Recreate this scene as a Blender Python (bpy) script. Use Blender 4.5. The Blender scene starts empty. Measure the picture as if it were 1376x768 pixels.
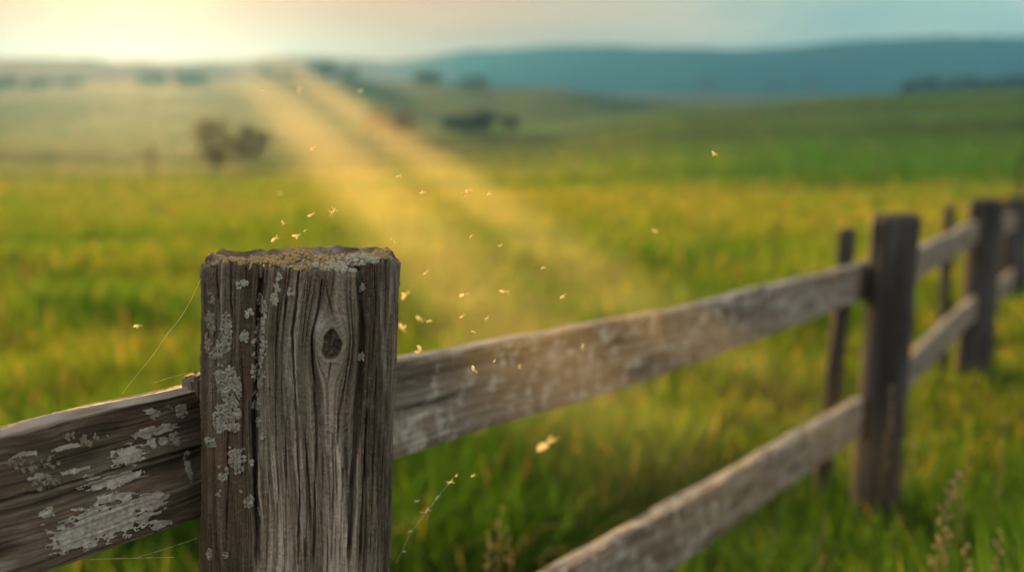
import bpy, bmesh, math, random
import numpy as np
from mathutils import Vector, Matrix

random.seed(7)
RNG = np.random.default_rng(11)
SC = bpy.context.scene
COL = SC.collection

# ------------------------------------------------------------------ camera numbers
F = 1500.0                       # focal length in photo pixels (1376 wide)
TH = math.atan(244.0 / F)        # pitch down
CAM = np.array([0.0, 0.0, 1.32])
FW = np.array([0, math.cos(TH), -math.sin(TH)])
UP = np.array([0, math.sin(TH), math.cos(TH)])
RT = np.array([1.0, 0, 0])


def P(px, py, d):
    """measured point: where the photo shows it (px, py) at d metres in front of the lens"""
    return CAM + d * (FW + (px - 688.0) / F * RT + (384.0 - py) / F * UP)


def proj(co):
    v = co - CAM
    d = v @ FW
    return 688 + F * (v @ RT) / d, 384 - F * (v @ UP) / d, d


SUN_EL = math.radians(6.65)
SUN_AZ = math.atan((190 - 688) / F)          # from +Y towards +X
SUN = Vector((math.sin(SUN_AZ) * math.cos(SUN_EL), math.cos(SUN_AZ) * math.cos(SUN_EL), math.sin(SUN_EL)))

# ------------------------------------------------------------------ noise


def _hash(ix, iy, seed):
    h = (ix.astype(np.int64) * 374761393 + iy.astype(np.int64) * 668265263 + seed * 974634777) & 0xFFFFFFFF
    h = ((h ^ (h >> 13)) * 1274126177) & 0xFFFFFFFF
    h = h ^ (h >> 16)
    return (h & 0xFFFFFF) / float(0xFFFFFF)


def vn(x, y, seed=0):
    """value noise -1..1"""
    x = np.asarray(x, float); y = np.asarray(y, float)
    x, y = np.broadcast_arrays(x, y)
    ix = np.floor(x); iy = np.floor(y)
    fx = x - ix; fy = y - iy
    fx = fx * fx * fx * (fx * (fx * 6 - 15) + 10); fy = fy * fy * fy * (fy * (fy * 6 - 15) + 10)
    a = _hash(ix, iy, seed); b = _hash(ix + 1, iy, seed); c = _hash(ix, iy + 1, seed); d = _hash(ix + 1, iy + 1, seed)
    return ((a * (1 - fx) + b * fx) * (1 - fy) + (c * (1 - fx) + d * fx) * fy) * 2 - 1


def fbm(x, y, seed=0, o=4, g=.5):
    s = 0; a = 1.0; t = 0
    for k in range(o):
        s = s + a * vn(x * 2 ** k + 17.3 * k, y * 2 ** k + 5.1 * k, seed + k); t += a; a *= g
    return s / t


def sst(a, b, x):
    t = np.clip((x - a) / (b - a), 0, 1)
    return t * t * (3 - 2 * t)


# ------------------------------------------------------------------ mesh + object helpers


def mesh_np(name, verts, faces, smooth=True, attrs=None):
    me = bpy.data.meshes.new(name)
    verts = np.asarray(verts, np.float32)
    me.vertices.add(len(verts)); me.vertices.foreach_set('co', verts.ravel())
    if isinstance(faces, np.ndarray):
        k = faces.shape[1]; n = len(faces)
        idx = faces.astype(np.int32).ravel(); starts = np.arange(n, dtype=np.int32) * k
    else:
        idx = np.concatenate([f.astype(np.int32).ravel() for f in faces])
        tot = np.concatenate([np.full(len(f), f.shape[1], np.int32) for f in faces])
        starts = np.concatenate([[0], np.cumsum(tot)[:-1]]).astype(np.int32); n = len(tot)
    me.loops.add(len(idx)); me.loops.foreach_set('vertex_index', idx)
    me.polygons.add(n); me.polygons.foreach_set('loop_start', starts)
    me.update(calc_edges=True)
    me.polygons.foreach_set('use_smooth', np.full(n, smooth, bool))
    if attrs:
        for k, v in attrs.items():
            v = np.asarray(v, np.float32)
            if v.ndim == 1:
                at = me.attributes.new(k, 'FLOAT', 'POINT'); at.data.foreach_set('value', v)
            else:
                if v.shape[1] == 3:
                    v = np.concatenate([v, np.ones((len(v), 1), np.float32)], 1)
                at = me.attributes.new(k, 'FLOAT_COLOR', 'POINT'); at.data.foreach_set('color', v.ravel())
    me.validate()
    return me


def grid_faces(nr, nc, wrap=False):
    r = np.arange(nr - 1)[:, None]; c = np.arange(nc if wrap else nc - 1)[None, :]
    c2 = (c + 1) % nc
    return np.stack([r * nc + c, r * nc + c2, (r + 1) * nc + c2, (r + 1) * nc + c], -1).reshape(-1, 4)


def link(name, me, mat=None, parent=None):
    o = bpy.data.objects.new(name, me); COL.objects.link(o)
    if mat is not None and me is not None and not me.materials:
        me.materials.append(mat)
    if parent is not None:
        o.parent = parent
    return o


def tag(o, label=None, cat=None, group=None, kind=None):
    if label: o['label'] = label
    if cat: o['category'] = cat
    if group: o['group'] = group
    if kind: o['kind'] = kind
    return o


def empty(name, loc=(0, 0, 0)):
    o = bpy.data.objects.new(name, None); COL.objects.link(o)
    o.location = loc; o.empty_display_size = .05
    return o


def tube_np(path, rad, n=6):
    """verts, faces of a closed-end tube along path"""
    path = np.asarray(path, float); m = len(path)
    rad = np.broadcast_to(np.asarray(rad, float), (m,))
    t = np.gradient(path, axis=0); t /= np.linalg.norm(t, axis=1)[:, None] + 1e-12
    ref = np.array([0, 0, 1.0]) if abs(t[0][2]) < .8 else np.array([1.0, 0, 0])
    a = np.cross(t, ref); a /= np.linalg.norm(a, axis=1)[:, None] + 1e-12
    b = np.cross(t, a)
    ang = np.linspace(0, 2 * math.pi, n, endpoint=False)
    v = path[:, None, :] + rad[:, None, None] * (a[:, None, :] * np.cos(ang)[None, :, None] + b[:, None, :] * np.sin(ang)[None, :, None])
    f = grid_faces(m, n, True)
    return v.reshape(-1, 3), f


def merge(parts):
    vs = []; fs = []; o = 0
    for v, f in parts:
        vs.append(v); fs.append(f + o); o += len(v)
    return np.concatenate(vs), fs


# ------------------------------------------------------------------ materials


class NT:
    def __init__(s, name):
        s.m = bpy.data.materials.new(name); s.m.use_nodes = True
        s.t = s.m.node_tree; s.t.nodes.clear()
        s.out = s.n('ShaderNodeOutputMaterial')

    def n(s, typ, **kw):
        nd = s.t.nodes.new(typ)
        for k, v in kw.items():
            if hasattr(nd, k) and k not in ('inputs',):
                setattr(nd, k, v)
        return nd

    def l(s, a, b):
        s.t.links.new(a, b)

    def val(s, sock, v):
        if isinstance(v, bpy.types.NodeSocket): s.l(v, sock)
        else:
            if hasattr(sock.default_value, '__len__') and not hasattr(v, '__len__'): v = (v, v, v)
            if hasattr(v, '__len__') and len(v) == 3 and hasattr(sock.default_value, '__len__') and len(sock.default_value) == 4: v = (*v, 1)
            sock.default_value = v

    def math(s, op, a, b=0.0, c=None, clamp=False):
        nd = s.n('ShaderNodeMath', operation=op); nd.use_clamp = clamp
        s.val(nd.inputs[0], a); s.val(nd.inputs[1], b)
        if c is not None: s.val(nd.inputs[2], c)
        return nd.outputs[0]

    def mix(s, f, a, b, typ='MIX'):
        nd = s.n('ShaderNodeMix', data_type='RGBA', blend_type=typ)
        s.val(nd.inputs['Factor'], f) if False else s.val(nd.inputs[0], f)
        s.val(nd.inputs[6], a); s.val(nd.inputs[7], b)
        return nd.outputs[2]

    def noise(s, vec, scale, detail=4, rough=.55, dist=0.0):
        nd = s.n('ShaderNodeTexNoise'); nd.noise_dimensions = '3D'
        if vec is not None: s.l(vec, nd.inputs['Vector'])
        nd.inputs['Scale'].default_value = scale; nd.inputs['Detail'].default_value = detail
        nd.inputs['Roughness'].default_value = rough; nd.inputs['Distortion'].default_value = dist
        return nd.outputs['Fac']

    def ramp(s, fac, stops, mode='LINEAR'):
        nd = s.n('ShaderNodeValToRGB'); cr = nd.color_ramp; cr.interpolation = mode
        while len(cr.elements) < len(stops): cr.elements.new(.5)
        for e, (p, c) in zip(cr.elements, stops):
            e.position = p; e.color = (*c, 1) if len(c) == 3 else c
        s.l(fac, nd.inputs[0])
        return nd.outputs[0]

    def maprange(s, v, a, b, c=0., d=1.):
        nd = s.n('ShaderNodeMapRange'); nd.clamp = True
        s.val(nd.inputs[0], v)
        for i, x in enumerate((a, b, c, d)): nd.inputs[1 + i].default_value = x
        return nd.outputs[0]

    def attr(s, name):
        nd = s.n('ShaderNodeAttribute'); nd.attribute_name = name
        return nd

    def coords(s, scale=(1, 1, 1), kind='Object', rot=(0, 0, 0)):
        tc = s.n('ShaderNodeTexCoord'); mp = s.n('ShaderNodeMapping')
        mp.inputs['Scale'].default_value = scale; mp.inputs['Rotation'].default_value = rot
        s.l(tc.outputs[kind], mp.inputs[0])
        return mp.outputs[0]

    def bump(s, h, strength=.4, dist=.002):
        nd = s.n('ShaderNodeBump'); nd.inputs['Strength'].default_value = strength; nd.inputs['Distance'].default_value = dist
        s.l(h, nd.inputs['Height'])
        return nd.outputs[0]

    def bsdf(s, col, rough=.8, spec=.3, normal=None):
        nd = s.n('ShaderNodeBsdfPrincipled')
        s.val(nd.inputs['Base Color'], col); s.val(nd.inputs['Roughness'], rough)
        nd.inputs['Specular IOR Level'].default_value = spec
        if normal is not None: s.l(normal, nd.inputs['Normal'])
        return nd.outputs[0]

    def done(s, sh):
        s.l(sh, s.out.inputs['Surface']); return s.m


def mat_wood(name, dark, mid, pale, brown, silver, spot=None, bump=.5):
    """weathered wood; point colour 'wood': r = ridge height, g = brown stain, b = silver, or painted sunlight on rail tops, a = bare dark"""
    t = NT(name)
    at = t.attr('wood'); sep = t.n('ShaderNodeSeparateColor'); t.l(at.outputs['Color'], sep.inputs[0])
    fine = t.noise(t.attr('grain').outputs['Vector'], 1.0, 5, .65)
    blot = t.noise(t.coords((1, 1, 1)), 14, 4, .6)
    k = t.math('ADD', t.math('MULTIPLY', sep.outputs[0], .62), t.math('MULTIPLY', fine, 1.1))
    k = t.math('SUBTRACT', k, .38)
    c = t.ramp(k, [(.12, dark), (.5, mid), (.88, pale)])
    br = t.math('MULTIPLY', sep.outputs[1], t.maprange(blot, .25, .7))
    c = t.mix(br, c, t.mix(k, brown, [x * 1.9 for x in brown]))
    c = t.mix(t.math('MULTIPLY', sep.outputs[2], .85), c, silver)
    c = t.mix(at.outputs['Alpha'], c, [x * .9 for x in dark])
    if spot is not None:
        sp = t.noise(t.attr('grain').outputs['Vector'], .22, 5, .62)
        sp2 = t.noise(t.coords((1, 1, 1)), 23, 5, .65)
        m = t.math('MULTIPLY', t.maprange(sp2, .52, .60), t.maprange(sp, .38, .55))
        c = t.mix(t.math('MULTIPLY', m, .8), c, spot)
    n = t.bump(fine, bump, .0012)
    return t.done(t.bsdf(c, .78, .25, n))


def mat_simple(name, col, rough=.8, var=.35, scale=60, spec=.2, transl=0.0):
    t = NT(name)
    nz = t.noise(t.coords(), scale, 4, .6)
    c = t.mix(t.maprange(nz, .3, .7), [x * (1 - var) for x in col], [min(1, x * (1 + var)) for x in col])
    sh = t.bsdf(c, rough, spec, t.bump(nz, .3, .001))
    if transl:
        tr = t.n('ShaderNodeBsdfTranslucent'); t.val(tr.inputs[0], c)
        mx = t.n('ShaderNodeMixShader'); mx.inputs[0].default_value = transl
        t.l(sh, mx.inputs[1]); t.l(tr.outputs[0], mx.inputs[2]); sh = mx.outputs[0]
    return t.done(sh)


def mat_leafy(name, transl=.6, rough=.55, gain=2.15):
    """blades / leaves coloured by a point colour 'tint'"""
    t = NT(name)
    at = t.attr('tint')
    sh = t.bsdf(at.outputs['Color'], rough, .25)
    tr = t.n('ShaderNodeBsdfTranslucent')
    c2 = t.mix(1.0, at.outputs['Color'], (gain * 1.12, gain * 1.05, gain * .55), 'MULTIPLY')
    t.l(c2, tr.inputs[0])
    mx = t.n('ShaderNodeMixShader'); mx.inputs[0].default_value = transl
    t.l(sh, mx.inputs[1]); t.l(tr.outputs[0], mx.inputs[2])
    return t.done(mx.outputs[0])


M_POST = mat_wood('weathered_post_wood', (.042, .034, .026), (.18, .158, .128), (.46, .425, .365), (.085, .060, .037), (.36, .36, .35))
M_RAIL = mat_wood('weathered_rail_wood', (.04, .031, .023), (.12, .098, .074), (.27, .24, .195), (.08, .052, .03), (.48, .45, .40))
M_RAIL2 = mat_wood('lichen_rail_wood', (.07, .057, .045), (.22, .19, .152), (.40, .36, .305), (.14, .095, .06), (.58, .55, .48), spot=(.52, .51, .47))  # silver tone lifted to put sunlight into the rail tops
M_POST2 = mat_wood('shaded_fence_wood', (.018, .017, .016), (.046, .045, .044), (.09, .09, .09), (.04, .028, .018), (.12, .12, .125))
M_LICHEN = mat_simple('grey_lichen', (.27, .27, .24), .9, .55, 330)
M_LICHEN_D = mat_simple('brown_lichen', (.22, .20, .16), .9, .4, 700)
M_LICHEN_G = mat_simple('pale_green_lichen', (.34, .37, .31), .9, .35, 700)
M_PAINT = mat_simple('old_white_paint', (.35, .345, .32), .75, .4, 140)
M_SUNLIT_MOSS = mat_simple('sunlit_moss', (.36, .28, .14), .95, .5, 600)  # moss colour turned golden to paint sunlight onto the post top
M_FLUFF = mat_simple('seed_fluff', (.98, .90, .66), .5, .03, 800, .3, .8)
M_SILK = mat_simple('spider_silk', (.8, .74, .6), .35, .05, 100, .5, .4)
M_GRASS = mat_leafy('grass_blades')
M_LEAF = mat_leafy('tree_leaves', .4, .6, 1.5)
M_BARK = mat_simple('bark', (.09, .07, .05), .9, .4, 8)
M_STRAW = mat_simple('grass_stem', (.20, .20, .06), .6, .3, 90, .2, .35)
M_SEED = mat_simple('grass_seed', (.50, .42, .20), .7, .35, 400, .2, .45)

# ------------------------------------------------------------------ terrain

CZ = 1.32


def zy(y, d):
    return CZ + (140.0 - y) / F * d


PROF = {
    -900: [(0, 0), (1, -.06), (4, -.36), (10, -.66), (20, -1.1), (100, -5), (140, -5.5), (300, zy(165, 300)), (500, zy(118, 500)), (650, 2), (900, -12), (1250, -30)],
    0: [(0, 0), (1, -.06), (4, -.36), (10, -.66), (20, -1.1), (100, -5), (140, -5.5), (210, zy(190, 210)), (300, zy(166, 300)), (500, zy(114, 500)), (650, 2), (900, -12), (1250, -30)],
    250: [(0, 0), (1, -.06), (4, -.36), (10, -.66), (20, -1.1), (100, -5), (140, -5.4), (210, zy(188, 210)), (300, zy(160, 300)), (500, zy(106, 500)), (650, 4), (900, -12), (1250, -30)],
    450: [(0, 0), (1, -.06), (4, -.36), (10, -.66), (20, -1.1), (100, -5), (140, -5.2), (210, zy(186, 210)), (300, zy(158, 300)), (500, zy(103, 500)), (650, 4), (900, -12), (1250, -30)],
    700: [(0, 0), (1, -.06), (4, -.36), (10, -.66), (20, -1.1), (80, -3.9), (150, zy(198, 150)), (210, zy(184, 210)), (280, zy(172, 280)), (500, zy(114, 500)), (650, 2), (900, zy(128, 900)), (1250, -30)],
    930: [(0, 0), (1, -.06), (4, -.36), (10, -.66), (20, -1.1), (45, -2.2), (120, zy(192, 120)), (260, zy(145, 260)), (330, -5.5), (500, zy(138, 500)), (620, -4), (900, zy(120, 900)), (1250, -30)],
    1200: [(0, 0), (1, -.06), (4, -.36), (10, -.66), (20, -1.1), (45, -2.2), (100, zy(196, 100)), (180, zy(154, 180)), (260, zy(124, 260)), (340, -2), (500, -3), (620, -4), (900, zy(122, 900)), (1250, -30)],
    1376: [(0, 0), (1, -.06), (4, -.36), (10, -.66), (20, -1.1), (45, -2.1), (100, zy(188, 100)), (180, zy(144, 180)), (260, zy(117, 260)), (340, -1), (500, -3), (620, -4), (900, zy(125, 900)), (1250, -30)],
    2400: [(0, 0), (1, -.06), (4, -.36), (10, -.66), (20, -1.1), (45, -2.0), (100, zy(180, 100)), (180, zy(140, 180)), (260, zy(112, 260)), (340, 3), (500, -3), (620, -4), (900, 8), (1250, -30)],
}
DD = np.concatenate([[0], np.geomspace(1, 1300, 500)])


def _prof(pts):
    a = np.array(pts, float)
    z = np.interp(DD, a[:, 0], a[:, 1])
    # smooth the corners in log distance
    k = np.hanning(27); k /= k.sum()
    zp = np.concatenate([np.full(13, z[0]), z, np.full(13, z[-1])])
    return np.convolve(zp, k, 'valid')


_US = np.array(sorted(PROF)); _ZS = np.stack([_prof(PROF[u]) for u in _US])


def H(x, y):
    x = np.asarray(x, float); y = np.asarray(y, float)
    r = np.hypot(x, y); ph = np.arctan2(x, y)
    phc = np.clip(ph, -.75, .8)
    u = np.clip(688 + F * np.tan(phc), _US[0], _US[-1])
    d = np.clip(r * np.cos(phc), 0, 1299)
    i = np.clip(np.searchsorted(_US, u) - 1, 0, len(_US) - 2)
    f = (u - _US[i]) / (_US[i + 1] - _US[i]); f = f * f * (3 - 2 * f)
    j = np.clip(np.searchsorted(DD, d) - 1, 0, len(DD) - 2)
    g = (d - DD[j]) / (DD[j + 1] - DD[j])
    z0 = _ZS[i, j] * (1 - g) + _ZS[i, j + 1] * g
    z1 = _ZS[i + 1, j] * (1 - g) + _ZS[i + 1, j + 1] * g
    z = z0 * (1 - f) + z1 * f
    z = z + np.clip(r / 3, 0, 1) * .05 * fbm(x / 1.7, y / 1.7, 3, 3)
    z = z + sst(6, 60, r) * .35 * fbm(x / 17, y / 11, 9, 3)
    z = z + sst(80, 300, r) * 1.3 * fbm(x / 90, y / 60, 21, 3)
    return z


def patch(x, y):
    """0..1 lushness of the meadow at a point (1 = fresh dark green, 0 = dry yellow)"""
    r = np.hypot(x, y)
    a = fbm(x / 2.6, y / 2.0, 31, 3) * (1 - sst(12, 30, r)) + fbm(x / 22, y / 9, 37, 3) * sst(8, 30, r)
    u = 688 + F * x / np.maximum(y, .5)
    right = sst(560, 1150, u) * sst(26, 60, r)
    return np.clip(.42 + .55 * a + .45 * right - .08 * sst(10, 40, r) * (1 - right) + .26 * (1 - sst(7, 26, r)) + .4 * sst(90, 190, r), 0, 1)


def build_ground():
    th = np.concatenate([np.linspace(-math.pi, -.9, 60, endpoint=False), np.linspace(-.9, .9, 420, endpoint=False), np.linspace(.9, math.pi, 60, endpoint=False)])
    rr = np.concatenate([[.05], np.geomspace(.4, 1240, 330)])
    R_, T_ = np.meshgrid(rr, th, indexing='ij')
    x = R_ * np.sin(T_); y = R_ * np.cos(T_)
    z = H(x, y)
    v = np.stack([x, y, z], -1).reshape(-1, 3)
    f = grid_faces(len(rr), len(th), True)[:, ::-1]
    pt = patch(x, y).ravel()
    me = mesh_np('ground', v, f, True, {'lush': pt})
    t = NT('meadow_ground')
    lush = t.attr('lush').outputs['Fac']
    co = t.coords()
    n1 = t.noise(t.coords((.06, .12, .1)), 1.0, 5, .6)
    n2 = t.noise(co, 2.2, 6, .65)
    g = t.mix(lush, (.125, .105, .028), (.026, .078, .014))
    g = t.mix(t.math('MULTIPLY', t.maprange(n1, .42, .62), .55), g, (.028, .052, .014))
    g = t.mix(t.math('MULTIPLY', t.maprange(n2, .4, .7), .5), g, (.10, .10, .03))
    sh = t.bsdf(g, .9, .05, t.bump(n2, 1.0, .5))
    tr = t.n('ShaderNodeBsdfTranslucent'); t.l(g, tr.inputs[0])
    o = link('ground', me, t.done(sh)); o['kind'] = 'structure'
    # far blue hills
    ub = np.array([-1600, -900, -300, 0, 90, 170, 260, 330, 380, 440, 490, 525, 570, 640, 750, 860, 960, 1010, 1090, 1200, 1290, 1376, 1600, 2200, 3000], float)
    yb = np.array([60, 70, 76, 80, 80, 84, 86, 84, 77, 77, 82, 85, 78, 70, 65, 66, 68, 67, 61, 54, 52, 53, 50, 58, 60], float)
    us = np.linspace(-1500, 2900, 300)
    yc = np.interp(us, ub, yb) + 1.6 * vn(us / 33, us * 0, 5) + .8 * vn(us / 11, us * 0, 6)
    prof = [(1150, -.28), (1260, -.05), (1330, .22), (1400, .55), (1450, .8), (1500, 1.0), (1560, .92), (1680, .6), (1850, .1), (1950, -.3)]
    vs = []
    for d, k in prof:
        far = 1500 - 820 * (1 - sst(250, 640, us))                # the ridge swings nearer on the sunset side
        zc = zy(yc, far)
        zz = np.where(k > 0, zc * k, 60 * k) + (5 * vn(us / 60, us * 0 + d / 70, 8) if .1 < k < .95 else 0)
        dd = d * far / 1500
        vs.append(np.stack([(us - 688) / F * dd, dd, zz], -1))
    v = np.concatenate(vs)
    me = mesh_np('hills', v, grid_faces(len(prof), len(us)), True)
    t = NT('far_hills')
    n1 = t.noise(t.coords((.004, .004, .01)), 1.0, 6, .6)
    c = t.ramp(n1, [(.35, (.016, .085, .075)), (.55, (.022, .11, .085)), (.7, (.04, .13, .085))])  # teal of the hazy air put into the base colour
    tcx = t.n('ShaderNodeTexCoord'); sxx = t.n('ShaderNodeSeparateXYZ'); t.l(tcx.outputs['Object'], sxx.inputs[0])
    c = t.mix(t.maprange(sxx.outputs[0], -190, -60, 1, 0), c, t.ramp(n1, [(.35, (.46, .22, .09)), (.65, (.55, .30, .13))]))     # warm tan painted in for the sun's glare over the left ridge
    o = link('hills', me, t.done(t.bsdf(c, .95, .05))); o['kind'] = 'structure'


build_ground()

# ------------------------------------------------------------------ grass


def blades(x, y, hgt, wid, lean, col, seed):
    rg = np.random.default_rng(seed)
    n = len(x)
    z = H(x, y) - .01
    a = rg.uniform(0, 2 * math.pi, n); b = rg.uniform(0, 2 * math.pi, n)
    dx, dy = np.cos(a), np.sin(a)              # blade width direction
    lx, ly = np.cos(b) * lean, np.sin(b) * lean
    ks = [0, .38, .74, 1.0]; ws = [1.0, .85, .55, 0]
    vs = []
    for k, w in zip(ks, ws):
        cx = x + lx * hgt * k ** 1.9; cy = y + ly * hgt * k ** 1.9; cz = z + hgt * (k - .35 * lean * k * k)
        if w:
            vs.append(np.stack([cx - dx * wid * w / 2, cy - dy * wid * w / 2, cz], -1))
            vs.append(np.stack([cx + dx * wid * w / 2, cy + dy * wid * w / 2, cz], -1))
        else:
            vs.append(np.stack([cx, cy, cz], -1))
    v = np.stack(vs, 1).reshape(-1, 3)
    o = (np.arange(n) * 7)[:, None]
    q = np.concatenate([o + np.array([0, 1, 3, 2]), o + np.array([2, 3, 5, 4])])
    t = o + np.array([4, 5, 6])
    c = np.repeat(col, 7, axis=0)
    return v, q, t, c


def grass_field():
    N = 330000
    rg = np.random.default_rng(5)
    d = np.exp(rg.uniform(0, 1, N) ** .92 * math.log(420 / 1.25)) * 1.25
    ph = rg.uniform(-.72, .72, N)
    x = d * np.sin(ph); y = d * np.cos(ph)
    # keep clear of the lens and the big post
    keep = ~((y < 1.6) & (np.abs(x) < .9) & False)
    x, y, d = x[keep], y[keep], d[keep]
    n = len(x)
    lush = patch(x, y)
    tuft = fbm(x / .5, y / .5, 44, 2)
    tuft = np.where(d > 12, fbm(x / 4, y / 3, 45, 2), tuft)
    hgt = (.20 + .16 * lush + .13 * tuft) * rg.uniform(.6, 1.35, n)
    # rank growth on the near side of the fence, where nobody mows
    fl = x - (-.25 + .566 * (y - 1.35))
    hgt = hgt * (1 + .85 * sst(.25, .9, fl) * (1 - sst(3.2, 5, d)))
    hgt = np.where((fl < .9) & (fl > -.9) & (d < 9) & (d > 2.6), np.minimum(hgt, .21 + .10 * rg.uniform(0, 1, n) ** 3), hgt)
    lush = np.clip(lush + .35 * sst(.2, .9, fl) * (1 - sst(5, 9, d)), 0, 1)
    hgt = np.clip(hgt, .07, .72)
    # shorter turf on the far hills
    hgt *= 1 - .45 * sst(50, 160, d)
    wid = np.maximum(.0085, d * .0016) * rg.uniform(.7, 1.4, n)
    lean = rg.uniform(.1, .75, n)
    g0 = np.array([.024, .072, .008]); g1 = np.array([.058, .130, .012]); yl = np.array([.130, .148, .020]); st = np.array([.27, .225, .08])
    m = np.clip(lush + rg.normal(0, .22, n), 0, 1)[:, None]
    col = np.where(m > .55, g1 + (g0 - g1) * (m - .55) / .45, yl + (g1 - yl) * m / .55)
    dry = rg.uniform(0, 1, n) < .03 + .16 * (1 - lush)
    col = np.where(dry[:, None], st * rg.uniform(.6, 1.1, (n, 1)), col)
    col = col * rg.uniform(.7, 1.25, (n, 1))
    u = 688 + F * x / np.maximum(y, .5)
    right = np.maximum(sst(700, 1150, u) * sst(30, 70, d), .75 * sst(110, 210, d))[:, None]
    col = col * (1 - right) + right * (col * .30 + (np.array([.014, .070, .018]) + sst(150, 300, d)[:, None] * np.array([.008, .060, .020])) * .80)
    band = sst(-.15, .45, fbm(x / 70, y / 22, 61, 3)) * sst(45, 90, d)  # shading of the rolling ground painted as dark bands into the blades
    col = col * (1 - .65 * band)[:, None]
    rank_shade = (sst(.3, .9, fl) * (1 - sst(4, 8, d)))[:, None]  # shade painted into the tall near grass as darker green
    col = col * (1 - rank_shade) + rank_shade * (col * .35 + np.array([.020, .066, .007]) * .75)
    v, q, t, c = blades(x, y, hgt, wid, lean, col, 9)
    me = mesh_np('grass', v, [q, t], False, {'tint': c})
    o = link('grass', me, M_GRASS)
    tag(o, 'tall meadow grass in green and dry yellow covering the field', 'grass', kind='stuff')


grass_field()

# ------------------------------------------------------------------ the fence
FENCE = tag(empty('wooden_fence', (-.25, 1.35, H(-.25, 1.35))), 'weathered wooden post and rail fence crossing the meadow', 'fence')


def relmesh(name, v, f, mat, parent, smooth=True, attrs=None, label=None):
    """verts given in world metres; stored relative to the parent's origin"""
    o = parent; org = np.zeros(3)
    while o is not None:
        org = org + np.array(o.location); o = o.parent
    me = mesh_np(name, np.asarray(v) - org, f, smooth, attrs)
    ob = link(name, me, mat, parent)
    if label: ob['label'] = label
    return ob


def superellipse(a, b, n, m=4000):
    t = np.linspace(0, 2 * math.pi, m, endpoint=False) + math.pi      # start at -x
    c, s = np.cos(t), np.sin(t)
    x = a * np.sign(c) * np.abs(c) ** (2 / n); y = b * np.sign(s) * np.abs(s) ** (2 / n)
    return x, y                                                       # goes -x, -y (front), +x, +y


K = .000766            # metres per photo pixel on the near post's face
CRACKS = [  # [(px, py)...], half width px, depth mm
    ([(351, 352), (350, 420), (349, 470), (346, 540), (346, 600), (349, 690), (351, 790)], 4.2, 16),
    ([(481, 352), (484, 400), (490, 460), (489, 500), (486, 545), (483, 600), (480, 690), (476, 790)], 4.6, 14),
    ([(403, 350), (399, 400), (394, 446), (397, 500), (402, 560), (405, 620), (408, 680), (407, 790)], 1.7, 9),
    ([(432, 372), (426, 420), (419, 452), (421, 490), (425, 520), (429, 570), (429, 640), (428, 790)], 1.6, 8),
    ([(438, 376), (442, 405), (451, 438)], 1.3, 5),
    ([(446, 484), (444, 500), (443, 528)], 1.4, 6),
    ([(471, 478), (466, 520), (459, 565), (457, 620)], 1.5, 7),
    ([(374, 396), (372, 470), (374, 560), (377, 640), (379, 790)], 1.3, 6),
    ([(388, 560), (388, 640), (391, 790)], 1.2, 6),
    ([(452, 585), (453, 660), (454, 790)], 1.3, 6),
    ([(500, 560), (497, 620), (495, 700), (494, 790)], 1.4, 7),
    ([(512, 500), (511, 600), (508, 790)], 1.1, 5),
    ([(505, 365), (507, 430), (505, 500)], 1.3, 6),
    ([(519, 362), (518, 440)], 1.0, 4),
    ([(311, 356), (311, 400), (313, 440)], 1.6, 7),
    ([(289, 352), (293, 390), (297, 425)], 1.6, 7),
    ([(332, 360), (333, 400)], 1.2, 5),
    ([(312, 520), (309, 620), (306, 790)], 1.3, 5),
    ([(327, 480), (330, 560), (328, 660)], 1.1, 4),
    ([(366, 640), (364, 790)], 1.1, 5),
    ([(417, 600), (418, 700), (416, 790)], 1.1, 5),
    ([(438, 620), (440, 790)], 1.0, 4),
    ([(466, 640), (465, 790)], 1.2, 5),
    ([(385, 365), (384, 430)], 1.1, 4),
    ([(415, 362), (413, 400), (410, 430)], 1.1, 4),
]


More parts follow.
